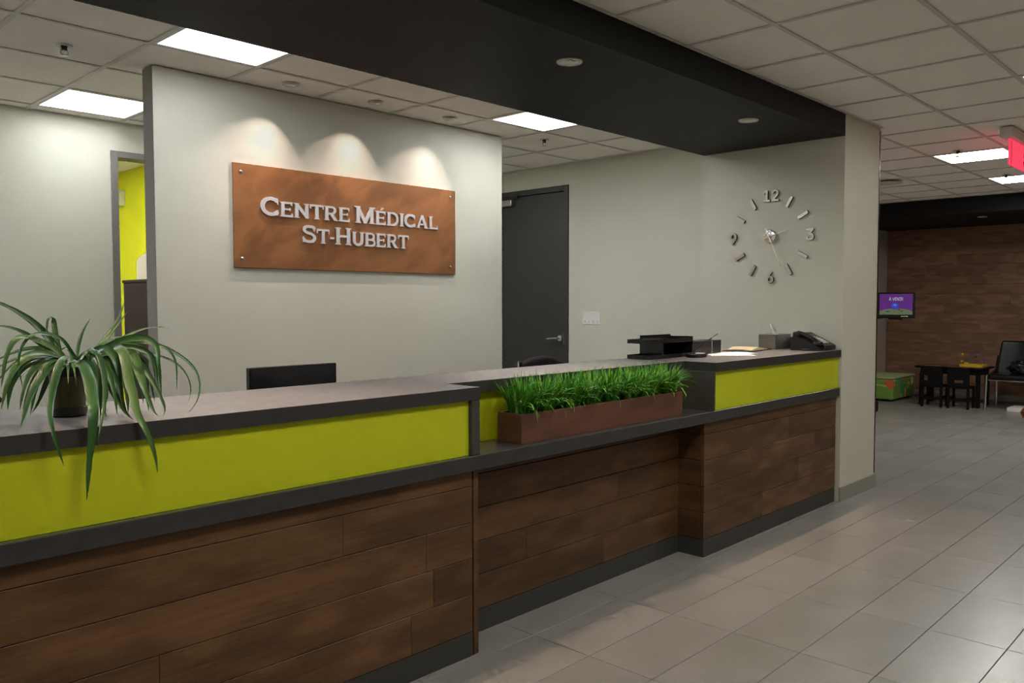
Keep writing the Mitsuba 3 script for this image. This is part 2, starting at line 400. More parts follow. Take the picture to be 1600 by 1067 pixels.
# doors
d = struct('door_1', 'dark grey office door with a lever handle and a closer', 'door')
put(d, 'frame', cat(bx(XD - .012, XD + .12, 5.050, 5.103, 0, 2.55, .002), bx(XD - .012, XD + .12, 5.965, 6.018, 0, 2.55, .002), bx(XD - .012, XD + .12, 5.103, 5.965, 2.498, 2.55, .002)), 'door_grey')
put(d, 'panel', bx(XD + .012, XD + .056, 5.106, 5.962, .008, 2.494, .002), 'door_grey')
lv = put(d, 'handle', cat(cyl((XD + .012, 5.165, 1.083), (XD - .000, 5.165, 1.083), .028, 24), cyl((XD, 5.165, 1.083), (XD - .052, 5.165, 1.083), .010),
                     tube([(XD - .048, 5.160, 1.083), (XD - .052, 5.20, 1.083), (XD - .050, 5.25, 1.078), (XD - .046, 5.285, 1.075)], .009, 10)), 'chrome', smooth=40, label='chrome lever handle')
put(d, 'strike', bx(XD + .004, XD + .0125, 5.1045, 5.118, 1.03, 1.13), 'steel')
put(d, 'closer', cat(rbox(XD - .05, XD + .011, 5.765, 5.99, 2.405, 2.468, .006), bx(XD - .04, XD + .03, 5.765, 5.772, 2.41, 2.465)), 'steel', label='grey door closer box')
put(d, 'closer_arm', cat(bx(XD - .03, XD - .022, 5.70, 5.96, 2.478, 2.490), bx(XD - .03, XD - .012, 5.70, 5.72, 2.478, 2.510)), 'door_grey')
d = struct('door_2', 'grey framed doorway opening into the lime green room', 'door')
put(d, 'frame', cat(bx(2.33, 2.378, YB - .015, YB + .135, 0, 2.54, .002), bx(3.232, 3.279, YB - .015, YB + .135, 0, 2.54, .002), bx(2.378, 3.232, YB - .015, YB + .135, 2.494, 2.54, .002)), 'frame_grey')

# ================================================================== CEILING LIGHTS AND FITTINGS
def panel_light(x, y, gx, gy, rad, label, group):
    t = thing('ceiling_light', label, 'ceiling light', group)
    put(t, 'frame', cat(*(bx(a, b, c, e, H + .0005, H + .03) for a, b, c, e in ((x + .013, x + .028, y + .013, y + gy - .013), (x + gx - .028, x + gx - .013, y + .013, y + gy - .013),
        (x + .028, x + gx - .028, y + .013, y + .028), (x + .028, x + gx - .028, y + gy - .028, y + gy - .013)))), 'lamp_white')
    q = trimesh.Trimesh([[x + .028, y + .028, H + .004], [x + gx - .028, y + .028, H + .004], [x + gx - .028, y + gy - .028, H + .004], [x + .028, y + gy - .028, H + .004]], [[0, 2, 1], [0, 3, 2]], process=False)
    put(t, 'diffuser', q, 'lamp_white', emitter=glow(rad))
names = ['square office ceiling light panel cut by the dark bulkhead above the plaque', 'square office ceiling light panel left of the partition, by the lime doorway',
         'square office ceiling light panel between bulkhead and grey door', 'office light panel hidden behind the partition', 'office light panel out of view at left, nearer the counter', 'office light panel out of view at left, by the back wall']
for (i, j), n in zip(OFFICE_PANELS, names): panel_light(LX0 + LGX * i, LY0 + LGY * j, LGX, LGY, sc(PANEL, LEVEL_OFFICE[(i, j)]), n, 'ceiling light panels')
names = ['lobby ceiling light panel at the right edge of the picture', 'lobby ceiling light panel touching the red exit sign', 'lobby ceiling light panel nearest the far bulkhead'] + ['lobby ceiling light panel outside the picture, number %s' % k for k in ('one', 'two', 'three', 'four', 'five')]
for (i, j), n in zip(LOBBY_PANELS, names): panel_light(RX0 + RGX * i, RY0 + RGY * j, RGX, RGY, sc(PANEL_LOBBY, LEVEL[(i, j)]), n, 'ceiling light panels')
t = thing('ceiling_light', 'light panel of the room behind the doorway', 'ceiling light', 'ceiling light panels')
put(t, 'diffuser', trimesh.Trimesh([[1.5, 7.3, H - .004], [2.3, 7.3, H - .004], [2.3, 8.1, H - .004], [1.5, 8.1, H - .004]], [[0, 2, 1], [0, 3, 2]], process=False), 'lamp_white', emitter=glow(sc(PANEL, 2.2)))
put(t, 'frame', cat(bx(1.48, 2.32, 7.28, 7.3, H - .01, H), bx(1.48, 2.32, 8.1, 8.12, H - .01, H), bx(1.48, 1.5, 7.3, 8.1, H - .01, H), bx(2.3, 2.32, 7.3, 8.1, H - .01, H)), 'lamp_white')

def downlight(name, x, y, z, r, label, group, inten, target, beam, cut):
    t = thing(name, label, 'downlight', group)
    put(t, 'trim_ring', lathe([(r * .72, .002), (r * .74, -.004), (r * .97, -.006), (r, -.002), (r, .0)], (x, y, z)), 'white_metal', smooth=50)
    # reflector dish: shallow faceted cup seated in the ring
    put(t, 'reflector', lathe([(r * .73, -.003), (r * .66, .0005), (r * .3, .0012), (0.0001, .0014)], (x, y, z - .0016), 24), 'reflector', smooth=30)
    for k in range(3):
        a = k * 2.1 + .4
        put(t, 'lamp_tube', rot_about(rbox(x - r * .12, x + r * .12, y - r * .5, y + r * .5, z - .0055, z - .0030, .0012, 8), (x, y, z), [0, 0, 1], math.degrees(a)), 'lamp_white')
    if inten is not None:
        scene[t + '__beam'] = {'type': 'spot', 'intensity': {'type': 'rgb', 'value': list(inten)}, 'cutoff_angle': cut, 'beam_width': beam,
                               'to_world': T().look_at(origin=[x, y, z - .012], target=[x + target[0], y + target[1], z - 1], up=[0, 1, 0])}
for (x, y), n in zip([(3.11, 2.588), (4.891, 2.58), (1.33, 2.59), (-.45, 2.59)], ['round recessed downlight in the dark bulkhead above the grass planter', 'round recessed downlight in the dark bulkhead near the wall clock', 'downlight over the potted plant, out of view', 'downlight at the far left of the bulkhead, out of view']):
    downlight('downlight', x, y, ZS, .064, n, 'downlights in the dark bulkhead', DOWN, (0, -.10), 15, 32)
for x, n in zip([2.70, 3.33, 3.98], ['first small wall washer from the left above the copper plaque', 'middle small wall washer above the copper plaque', 'third small wall washer from the left above the plaque']):
    downlight('wall_washer', x, 4.43, H, .052, n, 'wall washers above the plaque', WASH, (-.24, .06), 14, 43)
for y in (2.05, 3.0, 1.1):
    downlight('far_downlight', 12.0, y, 2.54, .06, 'small downlight in the far bulkhead, %s' % {3.0: 'the left one in view', 2.05: 'at the right edge', 1.1: 'outside the picture'}[y], 'downlights in the far bulkhead', None, None, 1, 2)

def sprinkler(x, y, label):
    t = thing('sprinkler', label, 'sprinkler', 'ceiling sprinklers')
    put(t, 'escutcheon', lathe([(.018, -.001), (.020, -.006), (.036, -.008), (.040, -.002), (.040, 0)], (x, y, H + .005)), 'white_metal', smooth=40)
    b = put(t, 'body', cyl((x, y, H + .0045), (x, y, H - .022), .014, 14), 'black_plastic')
    put(t, 'frame_arm', cat(*(tube([(x + s * .012, y, H - .018), (x + s * .018, y, H - .034), (x, y, H - .048)], .003, 6, 4) for s in (-1, 1))), 'steel')
    put(t, 'deflector', cyl((x, y, H - .048), (x, y, H - .050), .018, 12), 'steel')
sprinkler(1.50, 4.62 + .0, 'ceiling sprinkler with white ring at the upper left')
sprinkler(5.03, 4.45, 'ceiling sprinkler above the grey door, beside the bulkhead')
sprinkler(7.91, 2.18, 'ceiling sprinkler just in front of the lobby light by the exit sign')
sprinkler(9.76, 2.23, 'ceiling sprinkler in front of the farther lobby light')
t = thing('ceiling_vent', 'flat round vent on the lobby ceiling beside the column', 'vent')
put(t, 'disc', lathe([(0.0001, -.03), (.13, -.028), (.15, -.022), (.15, -.018), (0.0001, -.018)], (9.35, 3.27, H)), 'tbar', smooth=40)
put(t, 'neck', lathe([(.10, -.018), (.10, .0), (0.0001, 0)], (9.35, 3.27, H)), 'frame_grey')

# exit sign
t = thing('exit_sign', 'red illuminated exit sign hanging from the lobby ceiling at right', 'exit sign')
put(t, 'housing', cat(rbox(7.06, 8.20, 1.575, 1.665, 2.668, H - .002, .008)), 'white_metal')
gp = put(t, 'panel', rbox(7.16, 8.14, 1.612, 1.626, 2.470, 2.668, .003, 8), 'red_toy', emitter=glow(RED))
m = meshkit.text_mesh('SORTIE', .12, .002, True)
w = m.extents[0]; v = m.vertices
put(t, 'lettering', trimesh.Trimesh(np.c_[7.58 + (v[:, 0] - v[:, 0].min()) * .42 / w, 1.6115 - v[:, 2], 2.508 + v[:, 1]], m.faces, process=False), 'groove')
put(t, 'ridge', cat(*(bx(7.175 + .009 * k, 7.179 + .009 * k, 1.6105, 1.6125, 2.478, 2.660) for k in range(5))), 'red_toy', emitter=glow(sc(RED, .6)), kind='stuff')

# ================================================================== RECEPTION COUNTER
XL0, X1, X2, X3 = -1.2, 2.268, 4.000, 4.085      # left end, end of tall left part, wood return, end of tall right part
t = thing('countertop', 'dark grey laminate countertop stepping back behind the grass planter', 'countertop')
outline = Polygon([(XL0, 2.346), (X1, 2.346), (X1, 2.540), (X3, 2.540), (X3, 2.331), (XW - .001, 2.331), (XW - .001, 2.93), (XL0, 2.93)])
core = outline.buffer(-.002, join_style='mitre')
put(t, 'slab', prism(core, 'z', ZT - .0495, ZT), 'laminate')  # top face in the tone lightened for sheen
put(t, 'edge_band', prism(outline.difference(core), 'z', ZT - .05, ZT - .0008), 'ledge_laminate', label='countertop edge, same laminate without the sheen put into the top colour')
t = thing('counter_ledge', 'long dark grey ledge running along the counter below the lime panels', 'ledge')
put(t, None, bx(XL0, XW - .001, 2.336, 2.575, ZL - .06, ZL, .0025), 'ledge_laminate')

ROWS = [(.691, .756), (.545, .691), (.399, .545), (.253, .399), (.100, .253)]
def planks(t, cuts, y0, y1):
    for r, (a, b) in enumerate(ROWS):
        for c, d in zip(cuts[r], cuts[r][1:]):
            put(t, 'plank', bx(c + .0006, d - .0006, y0 + rng.uniform(0, .0008), y1, a + .0012, b - .0012, .0012), 'wood_%d' % rng.integers(0, 3))

t = thing('counter_unit', 'long left counter unit with wood planks and a wide lime panel', 'reception counter')
put(t, 'carcass', cat(bx(XL0, 2.24, 2.388, 2.74, 0, ZL - .062), bx(XL0, 2.22, 2.578, 2.74, ZL - .062, ZT - .052), bx(XL0, 2.22, 2.380, 2.577, ZL + .001, ZT - .052)), 'groove')
planks(t, [[XL0, .2, 2.236], [XL0, -.2, 1.62, 2.236], [XL0, .35, 1.995, 2.236], [XL0, .98, 2.03, 2.236], [XL0, .55, 1.92, 2.236]], 2.362, 2.386)
put(t, 'kick_plate', bx(XL0, 2.238, 2.364, 2.386, .0, .099), 'kick')
put(t, 'end_trim', bx(2.246, 2.272, 2.366, 2.52, .0, .756, .001), 'wood_0')
put(t, 'lime_panel', bx(XL0, 2.219, 2.364, 2.378, ZL + .001, ZT - .051), 'lime')
put(t, 'post', cat(bx(2.222, X1 - .002, 2.348, 2.573, ZL + .001, ZT - .051, .001)), 'laminate_edge')

t = thing('counter_unit', 'recessed middle counter unit below the grass planter', 'reception counter')
put(t, 'carcass', cat(bx(2.276, X2 - .002, 2.541, 2.74, 0, ZL - .062), bx(2.272, 4.065, 2.592, 2.74, ZL + .001, ZT - .052)), 'groove')
planks(t, [[2.275, 3.9985], [2.275, 2.98, 3.9985], [2.275, 3.42, 3.9985], [2.275, 2.72, 3.9985], [2.275, 3.3, 3.9985]], 2.515, 2.539)
put(t, 'kick_plate', bx(2.275, 3.9985, 2.517, 2.539, 0, .099), 'kick')
put(t, 'lime_panel', bx(2.270, 4.068, 2.577, 2.590, ZL - .058, ZT - .051), 'lime')

t = thing('counter_unit', 'right counter unit with planks and a short lime panel by the column', 'reception counter')
put(t, 'carcass', cat(bx(4.021, XW - .022, 2.378, 2.74, 0, ZL - .062), bx(4.088, XW - .004, 2.366, 2.74, ZL + .001, ZT - .052)), 'groove')
planks(t, [[4.0005, 4.75, 5.798], [4.0005, 5.05, 5.798], [4.0005, 4.55, 5.45, 5.798], [4.0005, 5.2, 5.798], [4.0005, 4.7, 5.798]], 2.354, 2.376)
for a, b in ROWS:
    put(t, 'side_plank', bx(4.0005, 4.020, 2.378, 2.541, a + .0012, b - .0012, .0012), 'wood_1')
put(t, 'kick_plate', cat(bx(4.002, 5.798, 2.356, 2.376, 0, .099), bx(4.002, 4.020, 2.376, 2.54, 0, .099)), 'kick')
put(t, 'lime_panel', bx(4.083, XW - .003, 2.350, 2.364, ZL + .001, ZT - .051), 'lime')
put(t, 'end_panel', bx(4.069, 4.081, 2.334, 2.575, ZL + .001, ZT - .051, .001), 'laminate_edge')

t = thing('work_desk', 'grey work surface behind the counter', 'desk')
put(t, 'top', bx(XL0, 5.2, 2.76, 3.5, .715, .745, .002), 'ledge_laminate')
for x in (XL0 + .02, 1.2, 3.2, 5.16): put(t, 'side_panel', bx(x, x + .03, 2.78, 3.46, 0, .714), 'laminate_edge')

# ------------------------------------------------------------------ copper plaque
t = thing('sign', 'copper plaque with raised metal letters reading CENTRE MEDICAL ST-HUBERT', 'sign')
SX0, SX1, SZ0, SZ1, SY = 2.408, 4.194, 1.640, 2.266, YSW - .0145
put(t, 'plaque', bx(SX0, SX1, SY, SY + .012, SZ0, SZ1, .0015), 'copper')
put(t, 'backing', bx(SX0 + .02, SX1 - .02, SY + .012, YSW - .0002, SZ0 + .02, SZ1 - .02), 'groove')
for x, z in ((SX0 + .052, SZ1 - .05), (SX0 + .052, SZ0 + .055), (SX1 - .052, SZ1 - .05), (SX1 - .052, SZ0 + .055)):
    put(t, 'screw', lathe([(0.0001, -.006), (.006, -.0055), (.010, -.002), (.010, 0)], (0, 0, 0), 16).apply_transform(trimesh.transformations.rotation_matrix(-math.pi / 2, [1, 0, 0])).apply_translation((x, SY, z)), 'chrome', smooth=40)

SW, TH = .19, .135       # stem and thin stroke, for capitals of height 1
def stem(x, a=0., b=1.): return sbox(x - SW / 2, a, x + SW / 2, b)
def bar(y, a, b, h=TH): return sbox(a, y - h / 2, b, y + h / 2)
def ser(x, y, w=.17):     # flared serif: thin spur across a stroke end
    s = 1 if y > .5 else -1
    return Polygon([(x - w, y), (x + w, y), (x + w, y - s * .035), (x + SW / 2, y - s * .085), (x - SW / 2, y - s * .085), (x - w, y - s * .035)])
def vser(x, y, h=.085, w=.035): return sbox(x - w, y - h, x + w, y + h)
def ln(pts, w): return LineString(pts).buffer(w / 2, cap_style='flat', join_style='mitre')
def arc(cx, cy, rx, ry, a, b, w, n=40):
    q = [(cx + rx * math.cos(math.radians(a + (b - a) * i / n)), cy + ry * math.sin(math.radians(a + (b - a) * i / n))) for i in range(n + 1)]
    return ln(q, w)
def glyph(c):
    if c == 'C': return [arc(.46, .5, .40, .43, 40, 320, SW), sbox(.74, .63, .80, .97), sbox(.74, .05, .80, .33)], .86
    if c == 'E' or c == 'É':
        g = [stem(.17), bar(.943, .17, .72), bar(.51, .17, .62, .10), bar(.057, .17, .74), ser(.17, 1), ser(.17, 0), sbox(.67, .76, .73, 1), sbox(.69, 0, .75, .25), sbox(.58, .40, .63, .63)]
        if c == 'É': g.append(Polygon([(.36, 1.07), (.46, 1.07), (.66, 1.27), (.50, 1.27)]))
        return g, .80
    if c == 'N': return [stem(.17), stem(.79), ln([(.12, 1), (.84, 0)], .19).intersection(sbox(0, 0, 1, 1)), ser(.14, 1), ser(.17, 0), ser(.79, 1), ], .96
    if c == 'T': return [stem(.43), bar(.943, .02, .84), ser(.43, 0), sbox(.0, .72, .06, 1), sbox(.80, .72, .86, 1)], .86
    if c in 'RB':
        g = [stem(.17), ser(.17, 1), ser(.17, 0), bar(.943, .17, .52), bar(.49, .17, .52), arc(.50, .716, .20, .227, -90, 90, .14)]
        if c == 'R': return g + [ln([(.44, .5), (.76, 0)], .19).intersection(sbox(0, 0, 1, .55)), sbox(.64, 0, .94, .045)], .90
        return g + [bar(.057, .17, .56), arc(.54, .273, .22, .216, -90, 90, .15)], .84
    if c == 'M': return [stem(.17), stem(.95), ln([(.14, 1), (.56, .05), (.98, 1)], .18).intersection(sbox(0, 0, 1.2, 1)), ser(.13, 1), ser(.99, 1), ser(.17, 0), ser(.95, 0)], 1.12
    if c == 'D': return [stem(.17), ser(.17, 1), ser(.17, 0), bar(.943, .17, .46), bar(.057, .17, .46), arc(.44, .5, .36, .443, -90, 90, .16)], .90
    if c == 'I': return [stem(.19), ser(.19, 1), ser(.19, 0)], .38
    if c == 'A': return [ln([(.14, 0), (.46, 1)], .12).intersection(sbox(0, 0, 1, 1)), ln([(.46, 1), (.80, 0)], .20).intersection(sbox(0, 0, 1, 1)), bar(.30, .24, .70, .10), sbox(.0, 0, .30, .05), sbox(.62, 0, .98, .05), sbox(.38, .95, .56, 1)], .96
    if c == 'L': return [stem(.17), ser(.17, 1), ser(.17, 0), bar(.057, .17, .72), sbox(.68, 0, .74, .30)], .78
    if c == 'S':
        q = [(.70, .78), (.62, .90), (.42, .93), (.22, .88), (.14, .74), (.22, .61), (.42, .54), (.62, .45), (.72, .29), (.64, .13), (.42, .07), (.20, .11), (.11, .24)]
        p = spline([(a, b, 0) for a, b in q], 6)[:, :2]
        return [ln([tuple(a) for a in p], .15), sbox(.67, .66, .73, .97), sbox(.07, .03, .13, .34)], .82
    if c == '-': return [sbox(.02, .36, .30, .50)], .34
    if c == 'H': return [stem(.17), stem(.79), bar(.5, .17, .79), ser(.17, 1), ser(.17, 0), ser(.79, 1), ser(.79, 0)], .96
    if c == 'U': return [stem(.17, .35, 1), stem(.75, .35, 1), arc(.46, .36, .29, .285, 180, 360, SW), ser(.17, 1), ser(.75, 1)], .92
def setline(text, x0, x1, z, big, small):
    at, out = 0., []
    for k, (c, s) in enumerate(text):
        if c == ' ': at += .30; continue
        g, adv = glyph(c)
        h = big if s else small
        out.append((unary_union(g).buffer(.004), at, h)); at += (adv + .035) * h / small
    tot = at - .035
    f = (x1 - x0) / (tot * small)
    for g, a, h in out:
        m = prism(affinity.translate(affinity.scale(g, h * f, h, origin=(0, 0)), x0 + a * small * f, z), 'y', SY - .011, SY - .003)
        put(t, 'letter', m, 'letter_metal')
setline([(c, i in (0, 7)) for i, c in enumerate('CENTRE MÉDICAL')], 2.585, 4.015, 1.966, .112, .092)
setline([(c, i in (0, 3)) for i, c in enumerate('ST-HUBERT')], 2.865, 3.735, 1.812, .112, .092)
labels[t]['label'] = 'copper plaque with raised metal letters reading CENTRE MÉDICAL ST-HUBERT'

# ------------------------------------------------------------------ wall clock on the column wall
t = thing('wall_clock', 'frameless wall clock of separate metal numerals and bars', 'clock')
CY, CZ, CR = 2.872, 1.918, .288
def onclock(m, z0):   # local x right, y up, z out of the wall
    v = m.vertices
    return trimesh.Trimesh(np.c_[XW - z0 - v[:, 2], CY - v[:, 0], CZ + v[:, 1]], m.faces, process=False)
for k in range(12):
    a = math.radians(90 - 30 * k)
    c, s = math.cos(a), math.sin(a)
    if k % 3 == 0:
        txt = {0: '12', 3: '3', 6: '6', 9: '9'}[k]
        for z0, dep, mat in ((.0005, .016, 'clock_edge'), (.0165, .002, 'clock_steel')):
            m = meshkit.text_mesh(txt, .080, dep, True)
            lo, hi = m.bounds
            m.apply_translation([CR * 1.06 * c - (lo[0] + hi[0]) / 2, CR * 1.06 * s - (lo[1] + hi[1]) / 2, 0])
            put(t, 'numeral_core' if mat == 'clock_edge' else 'numeral', onclock(m, z0), mat)
    else:
        for z0, z1, mat, b in ((.0005, .016, 'clock_edge', 0), (.016, .0185, 'clock_steel', .001)):
            m = bx(CR - .042, CR + .042, -.0115, .0115, z0, z1, b)
            m.apply_transform(trimesh.transformations.rotation_matrix(a, [0, 0, 1]))
            put(t, 'marker_core' if mat == 'clock_edge' else 'marker', onclock(m, 0), mat)
put(t, 'hub', onclock(lathe([(.0001, .030), (.042, .030), (.049, .026), (.050, .001), (0.0001, .001)], (0, 0, 0), 40), 0), 'chrome', smooth=40)
def hand(ang, l0, l1, w0, w1, z):
    m = trimesh.creation.extrude_polygon(Polygon([(-l0, -w0), (l1, -w1), (l1, w1), (-l0, w0)]), .002, engine='earcut')
    m.apply_transform(trimesh.transformations.rotation_matrix(math.radians(90 - ang), [0, 0, 1])); m.apply_translation([0, 0, z])
    return onclock(m, 0)
put(t, 'hour_hand', hand(74, .075, .165, .0045, .0015, .038), 'chrome')
put(t, 'minute_hand', hand(156, .070, .245, .005, .0035, .046), 'chrome')
put(t, 'spindle', onclock(cyl((0, 0, .030), (0, 0, .052), .006), 0), 'chrome')

t = thing('light_switch', 'white plate of four light switches beside the grey door', 'light switch')
put(t, 'plate', bx(XD - .007, XD, 4.665, 4.875, 1.222, 1.338, .003), 'white_plastic')
for k in range(4): put(t, 'toggle', bx(XD - .017, XD - .006, 4.690 + .049 * k, 4.702 + .049 * k, 1.240, 1.262, .003), 'white_plastic')

# ------------------------------------------------------------------ things in the room behind the doorway
t = thing('bookcase', 'tall dark brown cabinet against the lime wall, seen through the doorway', 'cabinet')
put(t, 'body', bx(3.0, 3.279, 6.7, 7.84, 0, 1.615, .002), 'dark_brown')
put(t, 'top', bx(2.99, 3.279, 6.69, 7.85, 1.615, 1.64, .002), 'dark_brown')
t = thing('file_box', 'beige file box with a slanted top standing on the dark cabinet', 'box')
put(t, None, prism(Polygon([(7.25, 1.641), (7.585, 1.641), (7.585, 1.80), (7.55, 1.835), (7.25, 1.90)]), 'x', 3.02, 3.20), 'beige')
t = thing('wall_sensor', 'small white box mounted high on the lime wall', 'sensor')
put(t, None, rbox(3.20, 3.2795, 8.48, 8.60, 2.40, 2.56, .008), 'white_plastic')

# ------------------------------------------------------------------ monitor and chair behind the counter
t = thing('computer_monitor', 'black monitor seen from behind over the left counter', 'monitor')
put(t, 'housing', cat(rbox(1.778, 2.226, 3.285, 3.315, .845, 1.141, .004), trimesh.convex.convex_hull(np.array([(x, 3.2848, z) for x in (1.785, 2.219) for z in (.852, 1.134)] + [(x, 3.255, z) for x in (1.93, 2.075) for z in (.92, 1.02)]))), 'black_plastic', smooth=30)
put(t, 'screen', bx(1.795, 2.21, 3.3148, 3.316, .865, 1.125), 'screen_off')
put(t, 'stand', bx(1.96, 2.04, 3.256, 3.284, .758, .93, .003), 'black_plastic')
put(t, 'base', rbox(1.87, 2.13, 3.22, 3.40, .7455, .76, .005), 'black_plastic')

t = thing('office_chair', 'black padded office chair whose back top shows over the counter', 'chair')
bp = [(x, 3.62 + .035 * math.cos(x * 3), z) for x in (0,) for z in (0,)]
back = rbox(-.23, .23, -.03, .03, .55, 1.072, .028)
back = back.subdivide().subdivide()
v = back.vertices; v[:, 1] += .9 * v[:, 0] ** 2; v[:, 2] -= np.where(v[:, 2] > .95, 1.0, .0) * 1.05 * v[:, 0] ** 2; back.vertices = v
back.apply_translation([4.095, 3.64, 0])
put(t, 'backrest', back, 'seat_fabric', smooth=True)
put(t, 'back_bracket', bx(3.855, 3.885, 3.625, 3.645, .62, 1.045, .004), 'chrome', label='bright metal bracket')
put(t, 'seat', rbox(3.85, 4.34, 3.66, 4.12, .44, .52, .03), 'seat_fabric', smooth=40)
put(t, 'column', cyl((4.095, 3.88, .10), (4.095, 3.88, .44), .028), 'black_plastic', smooth=40)
put(t, 'spine', tube([(4.095, 3.88, .43), (4.095, 3.66, .45), (4.095, 3.60, .62)], .018), 'black_plastic', smooth=40)
for k in range(5):
    a = k * 2 * math.pi / 5
    p = (4.095 + .29 * math.cos(a), 3.88 + .29 * math.sin(a))
    lg = put(t, 'leg', cyl((4.095, 3.88, .11), (p[0], p[1], .075), .024, 10, .016), 'black_plastic', smooth=40)
    put(lg, 'caster', cyl((p[0] - .012, p[1], .029), (p[0] + .012, p[1], .029), .028, 14), 'black_plastic', smooth=40)

# ------------------------------------------------------------------ things on the right part of the counter
Z = ZT + .0006
t = thing('letter_tray', 'black two tier letter tray on the counter behind the grass', 'letter tray')
for z in (Z, Z + .092):
    put(t, 'tray', cat(bx(4.03, 4.50, 2.74, 2.90, z, z + .003), bx(4.03, 4.50, 2.897, 2.90, z, z + .024), bx(4.03, 4.50, 2.74, 2.743, z, z + .024), bx(4.03, 4.034, 2.74, 2.90, z, z + .024), bx(4.03, 4.04, 2.76, 2.80, z + .004, z + .02)), 'black_plastic')
put(t, 'side_frame', cat(bx(4.17, 4.50, 2.900, 2.908, Z, Z + .135), bx(4.17, 4.178, 2.74, 2.908, Z, Z + .092), bx(4.495, 4.503, 2.738, 2.908, Z, Z + .125)), 'black_gloss')
t = thing('paper_stack', 'white sheet lying in the upper letter tray', 'paper')
put(t, None, bx(4.20, 4.46, 2.750, 2.885, Z + .0955, Z + .100), 'paper')
t = thing('box_file', 'black box file lying on the counter beside the letter tray', 'box file')
put(t, 'case', bx(4.535, 4.905, 2.765, 2.895, Z, Z + .088, .003), 'black_plastic')
put(t, 'label_strip', bx(4.78, 4.784, 2.7642, 2.7652, Z + .004, Z + .084), 'key_grey')
t = thing('pen_stand', 'small black counter pen stand with a slip of paper', 'pen holder')
put(t, 'base', rbox(4.36, 4.475, 2.62, 2.70, Z, Z + .022, .005), 'black_plastic')
put(t, 'socket', cyl((4.385, 2.66, Z + .020), (4.395, 2.657, Z + .050), .009, 12, .006), 'black_plastic')
put(t, 'slip', bx(4.415, 4.47, 2.63, 2.69, Z + .0224, Z + .025), 'paper')
t = thing('pen', 'pen leaning out of the black pen stand', 'pen')
put(t, 'barrel', cyl((4.391, 2.656, Z + .046), (4.52, 2.615, Z + .116), .0038, 10), 'black_gloss')
put(t, 'cap', cyl((4.52, 2.615, Z + .116), (4.566, 2.600, Z + .141), .0044, 10), 'chrome')
def sheet(x, y, w, l, deg, z, mat, label, cat_, name, group=None):
    t = thing(name, label, cat_, group)
    m = bx(-w / 2, w / 2, -l / 2, l / 2, 0, .0012)
    m.apply_transform(trimesh.transformations.rotation_matrix(math.radians(deg), [0, 0, 1])); m.apply_translation([x, y, z])
    put(t, None, m, mat)
sheet(4.775, 2.625, .216, .28, 40, Z, 'paper', 'white sheet of paper on the counter nearest the edge', 'paper', 'sheet_of_paper')
sheet(4.92, 2.70, .216, .28, 52, Z + .0016, 'paper', 'white sheet of paper overlapping another, nearer the tissue box', 'paper', 'sheet_of_paper')
t = thing('notepad', 'pale upright notepad just behind the black box file', 'notepad')
put(t, None, bx(4.93, 5.06, 2.85, 2.875, Z, Z + .05, .001), 'paper')
t = thing('clipboard', 'dark clipboard lying on the counter under the beige folder', 'clipboard')
put(t, 'board', rot_about(bx(5.13, 5.50, 2.68, 2.90, Z, Z + .004), (5.3, 2.79, Z), [0, 0, 1], 8), 'black_plastic')
put(t, 'clip', rot_about(cat(bx(5.13, 5.15, 2.74, 2.84, Z + .004, Z + .014, .002)), (5.3, 2.79, Z), [0, 0, 1], 8), 'steel')
t = thing('folder', 'beige paper folder lying open on the dark clipboard', 'folder')
put(t, None, rot_about(prism(Polygon([(0, 0), (.27, 0), (.27, .003), (.11, .021), (.0, .003)]), 'y', 2.70, 2.885), (0, 2.79, 0), [0, 0, 1], 4).apply_translation([5.20, 0, Z + .0045]), 'manila')
t = thing('tissue_box', 'brushed steel tissue box on the counter left of the phone', 'tissue box')
tb = m3.Manifold.cube((.245, .13, .104)) - m3.Manifold.cube((.235, .12, .10)).translate((.005, .005, -.001)) - m3.Manifold.cylinder(.05, .03, .03, 24).scale((1.6, .7, 1)).translate((.1225, .065, .08)) - m3.Manifold.cube((.3, .06, .006)).translate((-.02, .035, -.001))
put(t, 'box', V(tb.translate((5.555, 2.70, Z))), 'tissue_steel')
tp = []
for i, a in enumerate(np.linspace(0, 1, 9)):
    for b in np.linspace(-1, 1, 7):
        tp.append((5.665 + .030 * b * (1 + .4 * math.sin(3 * a)) + .012 * math.sin(5 * a), 2.765 + .014 * math.sin(4 * b + 2.5 * a) + .012 * a, Z + .085 + .095 * a * (1 - .28 * (b + .25) ** 2)))
f = [(r * 7 + c, r * 7 + c + 1, (r + 1) * 7 + c + 1, (r + 1) * 7 + c) for r in range(8) for c in range(6)]
put(t, 'tissue', (np.array(tp), np.array(f)), 'tissue_white', smooth=True, label='white tissue pulled out at the top')
t = thing('tissue_packet', 'small white and pink packet between the tissue box and the phone', 'packet')
put(t, 'packet', rbox(5.745, 5.812, 2.60, 2.665, Z, Z + .098, .006), 'paper')
put(t, 'print', cat(*(bx(5.7446, 5.7452, 2.607 + .018 * (k % 2), 2.625 + .02 * (k % 2), Z + .012 + .02 * k, Z + .022 + .02 * k) for k in range(4))), 'pink_print', kind='stuff')

